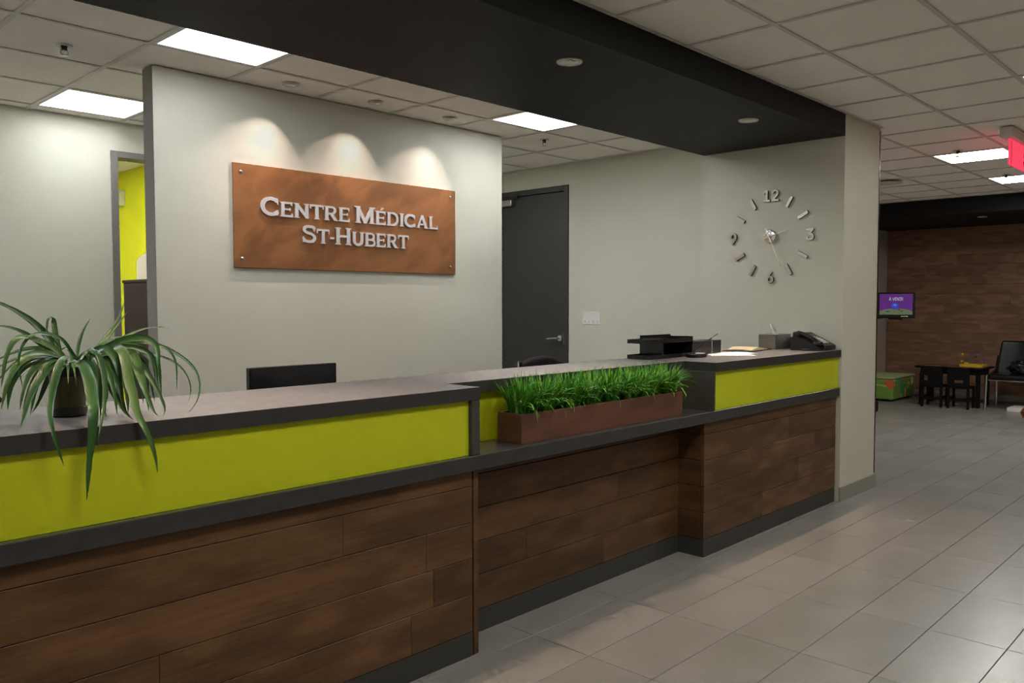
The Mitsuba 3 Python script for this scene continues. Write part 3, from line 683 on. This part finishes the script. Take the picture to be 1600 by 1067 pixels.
# desk phone, keypad side towards the lobby
t = thing('desk_phone', 'black corded desk phone at the right end of the counter', 'phone')
prof = Polygon([(2.365, Z + .004), (2.59, Z + .004), (2.60, Z + .10), (2.545, Z + .122), (2.365, Z + .034)])
put(t, 'body', prism(prof, 'x', 5.615, 5.800), 'black_plastic')
put(t, 'cradle', prism(Polygon([(2.375, Z), (2.58, Z), (2.585, Z + .09), (2.54, Z + .10), (2.375, Z + .026)]), 'x', 5.545, 5.6145), 'black_plastic')
sl = math.atan2(.088, .18)
def onslope(m): # local x right, y up the slope, z out
    v = m.vertices
    return trimesh.Trimesh(np.c_[5.615 + v[:, 0], 2.365 + v[:, 1] * math.cos(sl) - v[:, 2] * math.sin(sl), Z + .034 + v[:, 1] * math.sin(sl) + v[:, 2] * math.cos(sl)], m.faces, process=False)
for r in range(4):
    for c in range(3):
        put(t, 'key', onslope(bx(.062 + .030 * c, .082 + .030 * c, .035 + .021 * r, .049 + .021 * r, .0002, .004, .001)), 'key_grey')
put(t, 'display', onslope(bx(.055, .155, .140, .168, .0002, .002, .0005)), 'screen_off')
for c in range(5): put(t, 'line_key', onslope(bx(.056 + .02 * c, .070 + .02 * c, .124, .131, .0002, .003)), 'key_grey')
hs = cat(rbox(5.548, 5.610, 2.372, 2.425, Z + .034, Z + .066, .012), rbox(5.548, 5.610, 2.515, 2.572, Z + .094, Z + .130, .012), tube([(5.579, 2.40, Z + .058), (5.579, 2.47, Z + .098), (5.579, 2.545, Z + .122)], .016, 10))
put(t, 'handset', hs, 'black_gloss', smooth=40)
put(t, 'cord', tube([(5.575, 2.375, Z + .045), (5.57, 2.345, Z + .03), (5.555, 2.348, Z + .012), (5.53, 2.40, Z + .009), (5.53, 2.46, Z + .009), (5.537, 2.50, Z + .012)], .004, 8), 'black_gloss', smooth=True)

# ================================================================== PLANTS
def strip(center, width, n, col0, col1, fold=.18, prof=None, k=5):
    """leaf blade: three vertices across, following a curve; n is the way its face looks"""
    p = spline(center, k)
    m = len(p)
    s = np.linspace(0, 1, m)
    t = np.gradient(p, axis=0); t /= np.linalg.norm(t, axis=1, keepdims=True) + 1e-9
    side = np.cross(t, n); side /= np.linalg.norm(side, axis=1, keepdims=True) + 1e-6
    nn = np.cross(side, t)
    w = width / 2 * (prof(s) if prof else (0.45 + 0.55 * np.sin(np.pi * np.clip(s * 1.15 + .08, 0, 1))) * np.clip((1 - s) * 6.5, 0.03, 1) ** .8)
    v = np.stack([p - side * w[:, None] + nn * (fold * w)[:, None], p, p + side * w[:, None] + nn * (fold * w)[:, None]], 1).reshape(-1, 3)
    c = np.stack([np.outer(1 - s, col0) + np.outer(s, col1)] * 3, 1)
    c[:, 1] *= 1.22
    f = []
    for i in range(m - 1):
        for j in (0, 1):
            a = 3 * i + j
            f += [[a, a + 1, a + 4], [a, a + 4, a + 3]]
    return v, np.array(f), c.reshape(-1, 3)

t = thing('potted_plant', 'large spider plant with arching strap leaves in an olive pot on the left counter', 'potted plant')
PC = (.845, 2.642, ZT + .0006)
put(t, 'pot', lathe([(0.0001, .026), (.0445, .026), (.0455, .04), (.050, .10), (.0525, .128), (.0525, .132), (.048, .132), (.046, .118), (0.0001, .116)], PC), 'pot_olive', smooth=40)
put(t, 'saucer', lathe([(0.0001, 0), (.043, 0), (.048, .004), (.0495, .027), (.047, .028), (.0455, .024), (0.0001, .022)], PC), 'pot_black', smooth=40, label='black base band of the pot')
put(t, 'rim', lathe([(.0526, .120), (.0555, .122), (.0565, .146), (.0545, .148), (.050, .146), (.0495, .133)], PC), 'pot_black', smooth=40, label='black pot rim')
put(t, 'soil', lathe([(0.0001, .140), (.03, .139), (.0492, .134), (.0492, .128)], PC), 'soil')
LEAVES = [
    (0.0188, [(0.833,2.620,1.250), (0.829,2.640,1.264), (0.804,2.680,1.323), (0.769,2.700,1.369), (0.730,2.710,1.401), (0.692,2.720,1.424), (0.653,2.720,1.438)]),
    (0.0143, [(0.818,2.600,1.259), (0.790,2.580,1.278), (0.740,2.550,1.314), (0.699,2.540,1.344), (0.663,2.540,1.359), (0.627,2.540,1.363)]),
    (0.0107, [(0.866,2.620,1.256), (0.824,2.580,1.301), (0.787,2.550,1.329), (0.743,2.530,1.339), (0.703,2.500,1.329), (0.678,2.480,1.301), (0.668,2.470,1.267), (0.669,2.460,1.225), (0.674,2.460,1.194)]),
    (0.0142, [(0.822,2.620,1.254), (0.825,2.660,1.298), (0.827,2.690,1.345), (0.826,2.700,1.373), (0.818,2.690,1.380), (0.804,2.670,1.378), (0.793,2.650,1.352), (0.789,2.640,1.326)]),
    (0.0098, [(0.868,2.630,1.251), (0.880,2.660,1.286), (0.899,2.680,1.330), (0.916,2.690,1.358), (0.933,2.700,1.378)]),
    (0.0114, [(0.894,2.660,1.246), (0.959,2.740,1.280), (1.021,2.800,1.327), (1.064,2.830,1.377), (1.093,2.850,1.432)]),
    (0.0102, [(0.901,2.660,1.246), (0.975,2.730,1.290), (1.016,2.760,1.328), (1.051,2.780,1.365), (1.080,2.790,1.398)]),
    (0.0101, [(0.898,2.630,1.254), (0.959,2.660,1.281), (1.015,2.680,1.312), (1.061,2.690,1.331), (1.106,2.690,1.344), (1.165,2.680,1.341)]),
    (0.0079, [(0.891,2.620,1.258), (0.940,2.630,1.304), (0.974,2.630,1.317), (1.012,2.620,1.318), (1.043,2.600,1.311)]),
    (0.0191, [(0.873,2.600,1.249), (0.903,2.580,1.275), (0.936,2.550,1.299), (0.983,2.520,1.318), (1.018,2.490,1.316), (1.034,2.470,1.296), (1.032,2.450,1.259), (1.032,2.440,1.212), (1.029,2.430,1.161)]),
    (0.0135, [(0.877,2.600,1.252), (0.914,2.560,1.283), (0.962,2.540,1.293), (1.010,2.520,1.286), (1.036,2.500,1.264), (1.044,2.490,1.218), (1.045,2.480,1.170)]),
    (0.0099, [(0.891,2.620,1.254), (0.966,2.600,1.289), (1.025,2.580,1.303), (1.071,2.560,1.296), (1.128,2.530,1.263), (1.167,2.500,1.216), (1.173,2.480,1.170), (1.163,2.470,1.131), (1.121,2.460,1.084)]),
    (0.0079, [(0.891,2.620,1.254), (0.965,2.600,1.279), (1.024,2.580,1.277), (1.082,2.560,1.259), (1.124,2.540,1.236), (1.149,2.520,1.199), (1.156,2.510,1.169), (1.140,2.500,1.109)]),
    (0.0099, [(0.891,2.620,1.256), (0.966,2.600,1.294), (1.025,2.580,1.311), (1.067,2.550,1.298), (1.094,2.530,1.282), (1.109,2.520,1.258), (1.114,2.510,1.220), (1.110,2.500,1.155)]),
    (0.0258, [(0.891,2.600,1.248), (0.923,2.560,1.282), (0.945,2.520,1.289), (0.945,2.470,1.259), (0.935,2.420,1.200), (0.931,2.380,1.158), (0.925,2.345,1.119), (0.932,2.310,1.077), (0.949,2.300,1.020), (0.960,2.300,0.945)]),
    (0.0286, [(0.898,2.620,1.246), (0.940,2.580,1.281), (0.976,2.540,1.281), (0.989,2.490,1.230), (0.991,2.450,1.170), (1.000,2.430,1.122), (1.008,2.420,1.099), (1.016,2.420,1.091)]),
    (0.0173, [(0.898,2.620,1.246), (0.958,2.580,1.266), (1.000,2.520,1.242), (1.026,2.480,1.190), (1.039,2.450,1.139), (1.045,2.440,1.105), (1.033,2.430,1.086)]),
    (0.0187, [(0.874,2.580,1.248), (0.888,2.540,1.230), (0.905,2.500,1.194), (0.922,2.460,1.132), (0.937,2.440,1.100), (0.947,2.420,1.084)]),
    (0.0207, [(0.879,2.600,1.252), (0.896,2.560,1.283), (0.914,2.530,1.289), (0.928,2.500,1.258), (0.932,2.480,1.204), (0.932,2.470,1.147)]),
    (0.0144, [(0.869,2.580,1.252), (0.871,2.530,1.278), (0.871,2.480,1.280), (0.870,2.440,1.247), (0.862,2.400,1.198), (0.844,2.360,1.145), (0.812,2.300,1.093), (0.800,2.290,1.044)]),
    (0.0279, [(0.853,2.580,1.251), (0.840,2.500,1.244), (0.829,2.430,1.216), (0.817,2.370,1.173), (0.795,2.300,1.133), (0.787,2.290,1.075), (0.779,2.290,1.008), (0.774,2.290,0.957), (0.769,2.290,0.905)]),
    (0.0219, [(0.863,2.580,1.250), (0.864,2.520,1.260), (0.860,2.460,1.231), (0.858,2.430,1.178), (0.857,2.420,1.134), (0.853,2.420,1.103)]),
    (0.0190, [(0.854,2.600,1.255), (0.816,2.540,1.269), (0.781,2.490,1.261), (0.749,2.440,1.224), (0.726,2.400,1.179), (0.703,2.340,1.138), (0.695,2.300,1.098), (0.703,2.290,1.053), (0.716,2.290,1.003)]),
    (0.0228, [(0.828,2.600,1.249), (0.780,2.550,1.256), (0.737,2.500,1.229), (0.692,2.450,1.183), (0.663,2.410,1.134), (0.644,2.380,1.102)]),
    (0.0161, [(0.828,2.600,1.251), (0.778,2.570,1.266), (0.736,2.540,1.252), (0.707,2.520,1.224), (0.686,2.500,1.186), (0.673,2.490,1.134)]),
    (0.0227, [(0.826,2.600,1.257), (0.764,2.550,1.280), (0.701,2.500,1.278), (0.654,2.460,1.246), (0.627,2.440,1.192), (0.614,2.430,1.147)]),
    (0.0192, [(0.825,2.600,1.261), (0.765,2.550,1.304), (0.705,2.510,1.327), (0.669,2.480,1.327), (0.644,2.460,1.301), (0.630,2.450,1.262), (0.618,2.440,1.203)]),
    (0.0233, [(0.834,2.620,1.252), (0.773,2.580,1.260), (0.715,2.550,1.256), (0.678,2.540,1.219), (0.659,2.530,1.172), (0.655,2.530,1.134)]),
    (0.0111, [(0.841,2.640,1.256), (0.789,2.660,1.277), (0.738,2.660,1.271), (0.697,2.660,1.257), (0.646,2.650,1.233)]),
    (0.0113, [(0.841,2.640,1.256), (0.803,2.680,1.287), (0.758,2.700,1.290), (0.699,2.700,1.272), (0.651,2.700,1.252)]),
    (0.0183, [(0.905,2.660,1.246), (0.973,2.700,1.265), (1.025,2.710,1.252), (1.054,2.710,1.205), (1.063,2.710,1.138), (1.058,2.710,1.080)]),
    (0.0182, [(0.905,2.660,1.246), (0.976,2.680,1.259), (1.033,2.680,1.228), (1.064,2.670,1.169), (1.070,2.660,1.104)]),
    (0.0139, [(0.900,2.640,1.249), (0.967,2.630,1.272), (1.026,2.620,1.261), (1.061,2.610,1.226), (1.071,2.600,1.169)]),
    (0.0182, [(0.890,2.660,1.247), (0.933,2.720,1.260), (0.975,2.760,1.248), (0.995,2.770,1.195), (1.001,2.770,1.111)]),
    (0.0152, [(0.844,2.640,1.248), (0.819,2.660,1.231), (0.796,2.680,1.184), (0.777,2.680,1.138), (0.756,2.680,1.102)]),
    (0.0116, [(0.848,2.620,1.253), (0.862,2.660,1.273), (0.861,2.700,1.285), (0.848,2.730,1.275), (0.834,2.740,1.236)]),
    (0.0130, [(0.869,2.580,1.257), (0.868,2.540,1.282), (0.866,2.500,1.287), (0.868,2.480,1.273), (0.872,2.470,1.229)]),
    (0.0189, [(0.877,2.600,1.248), (0.899,2.570,1.275), (0.929,2.540,1.279), (0.949,2.500,1.246), (0.957,2.470,1.190), (0.961,2.460,1.140)]),
    (0.0155, [(0.891,2.620,1.247), (0.937,2.600,1.272), (0.982,2.570,1.275), (1.021,2.540,1.244), (1.034,2.510,1.182), (1.041,2.500,1.124)]),
    (0.0140, [(0.894,2.640,1.249), (0.950,2.660,1.269), (0.999,2.660,1.267), (1.034,2.650,1.238), (1.060,2.640,1.188), (1.071,2.630,1.137)]),
    (0.0168, [(0.873,2.600,1.249), (0.878,2.550,1.262), (0.892,2.510,1.252), (0.905,2.480,1.208), (0.910,2.460,1.153), (0.911,2.450,1.102)]),
    (0.0117, [(0.891,2.620,1.252), (0.947,2.600,1.291), (1.002,2.570,1.298), (1.033,2.540,1.278), (1.047,2.520,1.231), (1.048,2.510,1.177)]),
    (0.0172, [(0.877,2.620,1.247), (0.891,2.600,1.230), (0.904,2.580,1.183), (0.914,2.570,1.125), (0.924,2.570,1.086)]),
    (0.0161, [(0.828,2.600,1.251), (0.788,2.560,1.262), (0.749,2.520,1.248), (0.720,2.490,1.209), (0.701,2.470,1.161), (0.689,2.460,1.120)]),
    (0.0178, [(0.828,2.600,1.255), (0.759,2.560,1.275), (0.701,2.530,1.261), (0.667,2.510,1.219), (0.652,2.500,1.168)]),
    (0.0146, [(0.833,2.620,1.252), (0.787,2.600,1.246), (0.738,2.580,1.209), (0.713,2.570,1.161), (0.703,2.570,1.126)]),
    (0.0209, [(0.888,2.600,1.248), (0.932,2.570,1.274), (0.954,2.540,1.259), (0.954,2.500,1.204), (0.952,2.480,1.148), (0.949,2.470,1.100)]),
    (0.0232, [(0.896,2.620,1.246), (0.954,2.590,1.278), (0.991,2.560,1.264), (1.009,2.530,1.214), (1.014,2.500,1.157), (1.017,2.490,1.099)]),
    (0.0187, [(0.881,2.580,1.247), (0.906,2.540,1.257), (0.923,2.500,1.224), (0.925,2.460,1.174), (0.927,2.440,1.124), (0.937,2.430,1.094)]),
    (0.0177, [(0.900,2.640,1.247), (0.958,2.620,1.284), (1.023,2.590,1.281), (1.057,2.560,1.249), (1.068,2.530,1.190), (1.066,2.510,1.128)]),
    (0.0216, [(0.901,2.650,1.245), (0.938,2.640,1.259), (0.968,2.630,1.234), (0.982,2.620,1.174), (0.984,2.610,1.112)]),
    (0.0185, [(0.860,2.580,1.248), (0.867,2.530,1.247), (0.873,2.490,1.213), (0.875,2.460,1.164), (0.878,2.440,1.117)]),
    (0.0167, [(0.863,2.600,1.257), (0.864,2.560,1.275), (0.866,2.520,1.271), (0.870,2.500,1.237), (0.869,2.480,1.192)]),
]
lr = random.Random(3)
for w, pts in LEAVES:
    g = lr.uniform(.8, 1.2)
    base = np.array([.026, .082, .017]) * g if lr.random() < .78 else np.array([.055, .115, .026]) * g
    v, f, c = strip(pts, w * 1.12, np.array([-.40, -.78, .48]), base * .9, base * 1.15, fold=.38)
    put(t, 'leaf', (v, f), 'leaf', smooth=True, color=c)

for k in range(26):       # short young leaves of the crown
    a = 2 * math.pi * k / 26 + lr.uniform(-.15, .15)
    L, rise = lr.uniform(.08, .17), lr.uniform(.5, 1.25)
    p0 = np.array([PC[0] + .020 * math.cos(a), PC[1] + .020 * math.sin(a), PC[2] + .138])
    pts = [p0 + np.array([math.cos(a) * L * q, math.sin(a) * L * q, L * (rise * q - (rise + .35) * q * q * .9)]) for q in (0, .25, .5, .75, 1)]
    g = lr.uniform(.8, 1.25)
    base = np.array([.040, .115, .022]) * g if lr.random() < .6 else np.array([.11, .17, .05]) * g
    v, f, c = strip(pts, lr.uniform(.007, .013), np.array([-.25 - .2 * math.cos(a), -.5, .8]), base * .9, base * 1.1, fold=.3)
    put(t, 'leaf', (v, f), 'leaf', smooth=True, color=c)

t = thing('flower_pot', 'violet pot with a bark covered top at the left edge of the counter', 'flower pot')
PC2 = (.560, 2.585, ZT + .0006)
put(t, 'pot', lathe([(0.0001, 0), (.060, 0), (.062, .004), (.076, .052), (.076, .058), (.072, .058), (.070, .045), (0.0001, .043)], PC2), 'pot_violet', smooth=40)
bk = trimesh.creation.icosphere(3, .092)
v = bk.vertices; v[:, 2] *= .28; v *= (1 + .16 * (meshkit.noise(v * 70) - .5))[:, None]; bk.vertices = v; bk.apply_translation((PC2[0], PC2[1], PC2[2] + .070))
put(t, 'bark', bk, 'bark', smooth=False)

# planter with grass
t = thing('planter_box', 'long reddish wooden planter box on the counter ledge', 'planter')
GX0, GX1, GY0, GY1, GZ0, GZ1 = 2.548, 3.822, 2.384, 2.530, ZL + .0004, ZL + .128
put(t, 'front_board', bx(GX0, GX1, GY0, GY0 + .012, GZ0, GZ1, .001), 'wood_planter')
put(t, 'back_board', bx(GX0, GX1, GY1 - .012, GY1, GZ0, GZ1, .001), 'wood_planter')
put(t, 'end_board', bx(GX0, GX0 + .012, GY0 + .0122, GY1 - .0122, GZ0, GZ1, .001), 'wood_planter')
put(t, 'end_board', bx(GX1 - .012, GX1, GY0 + .0122, GY1 - .0122, GZ0, GZ1, .001), 'wood_planter')
put(t, 'soil', bx(GX0 + .0125, GX1 - .0125, GY0 + .0125, GY1 - .0125, GZ0 + .001, GZ1 - .025), 'soil')
gr = np.random.default_rng(21)
NT = 8
for k in range(NT):
    cx = GX0 + .07 + (GX1 - GX0 - .14) * k / (NT - 1) + gr.uniform(-.015, .015)
    vs, fs, cs, at = [], [], [], 0
    for b in range(250):
        a = gr.uniform(0, 2 * math.pi)
        r0 = .042 * math.sqrt(gr.uniform(0, 1))
        bx0, by0 = cx + r0 * math.cos(a) * 1.4, np.clip((GY0 + GY1) / 2 + r0 * math.sin(a), GY0 + .025, GY1 - .025)
        d = a + gr.normal(0, .6)
        lean = abs(gr.normal(0, .42)) + .10 + (.55 if gr.random() < .09 else 0)
        if math.sin(d) > .2: lean *= .45
        ln_ = gr.uniform(.12, .205) * (1.15 if lean > .6 else 1)
        pts, p, th = [], np.array([bx0, by0, GZ1 - .024]), .05 + lean * .25
        for i in range(6):
            pts.append(p.copy())
            p = p + ln_ / 5 * np.array([math.sin(th) * math.cos(d), math.sin(th) * math.sin(d), math.cos(th)])
            th += lean * .45
        pts = np.array(pts)
        pts[:, 1] = np.minimum(pts[:, 1], 2.536 + .0 * pts[:, 1]); pts[:, 2] = np.maximum(pts[:, 2], GZ1 - .03)
        sd = np.array([-math.sin(d), math.cos(d), 0])
        n = np.cross(sd, [math.sin(.5) * math.cos(d), math.sin(.5) * math.sin(d), math.cos(.5)])
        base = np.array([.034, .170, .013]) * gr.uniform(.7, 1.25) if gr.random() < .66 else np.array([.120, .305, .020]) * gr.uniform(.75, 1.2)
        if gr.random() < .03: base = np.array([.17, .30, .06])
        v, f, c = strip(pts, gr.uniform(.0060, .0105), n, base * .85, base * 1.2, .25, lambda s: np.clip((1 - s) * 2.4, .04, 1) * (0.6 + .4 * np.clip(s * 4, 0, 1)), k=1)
        vs.append(v); fs.append(f + at); cs.append(c); at += len(v)
    g = thing('grass_tuft', 'bright green grass clump in the long wooden planter, %s' % ['leftmost', 'second from left', 'third from left', 'fourth from left', 'fourth from right', 'third from right', 'second from right', 'rightmost'][k], 'grass', 'grass clumps in the planter box')
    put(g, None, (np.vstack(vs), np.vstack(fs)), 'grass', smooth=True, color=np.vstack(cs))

# ================================================================== WAITING AREA
t = thing('television', 'small wall mounted television with a purple picture in the waiting area', 'television')
TVC, TVA = np.array([11.2, 3.785, 1.388]), math.radians(-12)
def ontv(m):   # local x right, y up, z towards the viewer
    v = m.vertices
    n = np.array([-math.cos(TVA), math.sin(TVA), 0]); r = np.array([-n[1] * -1, n[0], 0]); r = np.array([-n[1], n[0], 0]) 
    return trimesh.Trimesh(TVC + np.outer(v[:, 0], r) + np.outer(v[:, 1], [0, 0, 1]) + np.outer(v[:, 2], n), m.faces, process=False)
put(t, 'housing', ontv(rbox(-.222, .222, -.168, .168, -.05, 0, .008)), 'black_plastic')
put(t, 'screen', ontv(bx(-.198, .198, -.122, .148, .0002, .0012)), 'screen_off', emitter=glow((.075, .010, .14)), label='purple lit screen')
def flat(poly, z): return ontv(prism(poly, 'z', z, z + .0006))
hill = Point(0, 0).buffer(1, 32); hill = affinity.scale(hill, .24, .085); hill = affinity.translate(hill, 0, -.125).intersection(sbox(-.198, -.122, .198, .148))
put(t, 'picture_ground', flat(hill, .0014), 'screen_off', emitter=glow((.085, .11, .055)))
ball = unary_union([affinity.translate(Point(0, 0).buffer(.042, 24), -.012, -.010), sbox(-.045, -.052, .022, -.040)])
put(t, 'picture_ball', flat(ball, .0022), 'screen_off', emitter=glow((.02, .04, .36)))
put(t, 'picture_shine', flat(affinity.translate(affinity.scale(Point(0, 0).buffer(.02, 16), 1.1, .7), -.012, .004), .0030), 'screen_off', emitter=glow((.07, .16, .55)))
for q in ([(-.12, -.086), (-.085, -.083), (-.08, -.076), (-.115, -.078)], [(.05, -.078), (.09, -.078), (.085, -.07), (.06, -.07)], [(.02, -.06), (.05, -.062), (.04, -.045)]): put(t, 'picture_rock', flat(Polygon(q), .0022), 'black_plastic')
m = meshkit.text_mesh('À VENIR', .040, .0006, True); v = m.vertices
m = trimesh.Trimesh(np.c_[-.085 + (v[:, 0] - v[:, 0].min()) * .17 / m.extents[0], .062 + v[:, 1], .0022 + v[:, 2]], m.faces, process=False)
put(t, 'picture_text', ontv(m), 'screen_off', emitter=glow((.34, .33, .40)))
put(t, 'logo_strip', ontv(bx(.06, .145, -.150, -.138, .0002, .001)), 'white_metal')
put(t, 'bracket', cat(tube([(11.25, 3.80, 1.33), (11.42, 4.05, 1.24), (11.45, 4.45, 1.22), (11.45, 4.668, 1.22)], .03, 10), bx(11.30, 11.60, 4.652, 4.671, 1.10, 1.42), bx(11.27, 11.31, 3.74, 3.90, 1.20, 1.46)), 'black_plastic')

t = thing('toy_box', 'low green printed toy box with a pale lid in the far corner', 'toy box')
put(t, 'body', rbox(12.2, 13.1, 4.14, 4.62, .03, .325, .02), 'toybox')
put(t, 'lid', rbox(12.19, 13.11, 4.13, 4.63, .326, .352, .01), 'toybox_lid')
for x in (12.3, 13.0):
    for y in (4.2, 4.56): put(t, 'foot', cyl((x, y, 0), (x, y, .032), .03, 12), 'black_plastic')

t = thing('kids_table', 'low dark play table by the plank wall', 'table')
put(t, 'top', bx(12.22, 12.80, 3.0, 3.86, .515, .54, .004), 'black_wood')
put(t, 'inlay', bx(12.26, 12.76, 3.04, 3.82, .54, .5415), 'table_top')
put(t, 'apron', cat(bx(12.27, 12.29, 3.06, 3.80, .44, .514), bx(12.73, 12.75, 3.06, 3.80, .44, .514), bx(12.29, 12.73, 3.06, 3.08, .44, .514), bx(12.29, 12.73, 3.78, 3.80, .44, .514)), 'black_wood')
for x in (12.26, 12.71):
    for y in (3.05, 3.76): put(t, 'leg', bx(x, x + .05, y, y + .05, 0, .44, .003), 'black_wood')
def kids_chair(x, y, label, slot):
    t = thing('kids_chair', label, 'chair', 'low chairs at the play table')
    bp = Polygon([(y - .135, .30), (y + .135, .30), (y + .135, .525), (y + .09, .552), (y - .09, .552), (y - .135, .525)]).difference(sbox(*slot))
    put(t, 'backrest', prism(bp, 'x', x - .012, x + .012), 'black_wood')
    put(t, 'seat', bx(x - .01, x + .27, y - .135, y + .135, .27, .298, .006), 'black_wood')
    for a in (x - .012, x + .24):
        for b in (y - .135, y + .105): put(t, 'leg', bx(a, a + .028, b, b + .03, 0, .27, .003), 'black_wood')
    put(t, 'stretcher', cat(bx(x + .0, x + .008, y - .105, y + .105, .10, .13), bx(x + .016, x + .24, y - .125, y - .115, .12, .15), bx(x + .016, x + .24, y + .115, y + .125, .12, .15)), 'black_wood')
kids_chair(12.02, 3.575, 'small black chair at the play table, the left of two', (3.575 + .05, .36, 3.575 + .11, .43))
kids_chair(12.02, 3.245, 'small black chair at the play table, the right of two', (3.245 - .06, .345, 3.245 + .05, .385))

t = thing('bead_maze', 'yellow bead maze toy with coloured beads on the play table', 'toy')
BZ = .5418
put(t, 'base', bx(12.36, 12.62, 3.05, 3.33, BZ, BZ + .035, .005), 'yellow')
for k, (mat, path) in enumerate((('red_toy', [(12.40, 3.31, BZ + .03), (12.40, 3.30, BZ + .17), (12.42, 3.22, BZ + .21), (12.44, 3.12, BZ + .14), (12.44, 3.08, BZ + .03)]), ('blue_toy', [(12.58, 3.30, BZ + .03), (12.56, 3.24, BZ + .15), (12.54, 3.16, BZ + .22), (12.52, 3.09, BZ + .15), (12.52, 3.07, BZ + .03)]), ('green_toy', [(12.48, 3.27, BZ + .03), (12.46, 3.24, BZ + .12), (12.47, 3.18, BZ + .10), (12.49, 3.12, BZ + .19), (12.49, 3.10, BZ + .03)]))):
    put(t, 'wire', tube(path, .003, 6, 6), mat, smooth=True)
bd = [('yellow', 12.40, 3.305, .17), ('red_toy', 12.40, 3.308, .135), ('green_toy', 12.40, 3.31, .105), ('yellow', 12.40, 3.31, .075), ('red_toy', 12.40, 3.285, .050), ('yellow', 12.385, 3.265, .052), ('yellow', 12.385, 3.235, .048), ('blue_toy', 12.545, 3.19, .20), ('green_toy', 12.47, 3.15, .145)]
for mat, x, y, z in bd:
    put(t, 'bead', trimesh.creation.icosphere(2, .017).apply_translation((x, y, BZ + z)), mat, smooth=True)

t = thing('armchair', 'black leather armchair with chrome legs at the right edge', 'armchair')
AX, AY = 12.12, 2.64
ab = rbox(-.035, .035, -.285, .285, .44, .905, .033).subdivide().subdivide()
v = ab.vertices; v[:, 0] += .18 * (v[:, 2] - .44) + 1.0 * (-v[:, 1] ** 2) * .5; v[:, 1] *= 1 - .12 * np.clip((v[:, 2] - .6) / .3, 0, 1); ab.vertices = v
put(t, 'backrest', ab.apply_translation((AX + .50, AY, 0)), 'black_leather', smooth=True)
put(t, 'seat', rbox(AX - .02, AX + .50, AY - .27, AY + .27, .41, .48, .03), 'black_leather', smooth=40)
sk = prism(Polygon([(AX + .05, .42), (AX + .50, .42), (AX + .57, .70), (AX + .50, .70), (AX + .38, .52), (AX + .05, .47)]), 'y', AY + .262, AY + .290)
put(t, 'side_wing', sk, 'black_leather'); put(t, 'side_wing', sk.copy().apply_translation((0, -.552, 0)), 'black_leather')
for s in (1, -1):
    put(t, 'leg', tube([(AX + .0, AY + s * .292, .47), (AX - .005, AY + s * .298, .20), (AX - .01, AY + s * .302, .003)], .013, 10), 'chrome', smooth=40)
    put(t, 'leg', tube([(AX + .47, AY + s * .285, .44), (AX + .49, AY + s * .29, .20), (AX + .51, AY + s * .295, .003)], .012, 10), 'chrome', smooth=40)
    put(t, 'side_rail', cyl((AX + .0, AY + s * .292, .455), (AX + .47, AY + s * .285, .435), .011, 10), 'chrome', smooth=40)
put(t, 'front_rail', cyl((AX + .05, AY - .285, .40), (AX + .05, AY + .285, .40), .010, 10), 'chrome', smooth=40)
t = thing('bag', 'crumpled shiny black bag lying on the black armchair', 'bag')
bg = trimesh.creation.icosphere(3, 1); v = bg.vertices
v = v * (1 + .5 * (meshkit.noise(v * 2.6 + 5) - .5) + .25 * (meshkit.noise(v * 7 + 9) - .5))[:, None]
v = v * np.array([.13, .15, .115]); v[:, 2] = np.maximum(v[:, 2], -.075); bg.vertices = v + np.array([AX + .22, AY - .06, .4805 + .075])
put(t, None, bg, 'black_gloss', smooth=40)
t = thing('floor_board', 'pale low board lying on the floor under the black armchair', 'board')
put(t, None, bx(12.16, 12.56, 2.30, 2.70, .0002, .05, .004), 'white_plastic')
t = thing('plush_toy', 'reddish brown shaggy toy on the floor at the right edge', 'toy')
pl = trimesh.creation.icosphere(4, 1); v = pl.vertices
v = v * (1 + .5 * (meshkit.noise(v * 9) - .45))[:, None]; v *= .07; v[:, 2] = np.maximum(v[:, 2], -.055); pl.vertices = v + np.array([11.75, 2.375, .0555])
put(t, None, pl, 'plush', smooth=False)
t = thing('handbag', 'dark bag on the floor just showing behind the column edge', 'bag')
put(t, 'body', rbox(10.75, 11.0, 3.905, 4.15, .0005, .15, .03), 'dark_brown', smooth=40)
put(t, 'handle', tube([(10.87, 3.97, .14), (10.87, 3.99, .22), (10.87, 4.06, .22), (10.87, 4.08, .14)], .008, 8), 'dark_brown', smooth=True)
t = thing('cable', 'thin pale cable between the toy box and the play table', 'cable')
put(t, None, tube([(13.0, 4.125, .012), (12.95, 4.03, .010), (12.93, 3.93, .06), (12.92, 3.85, .16), (12.92, 3.80, .22)], .005, 6), 'white_plastic', smooth=True)
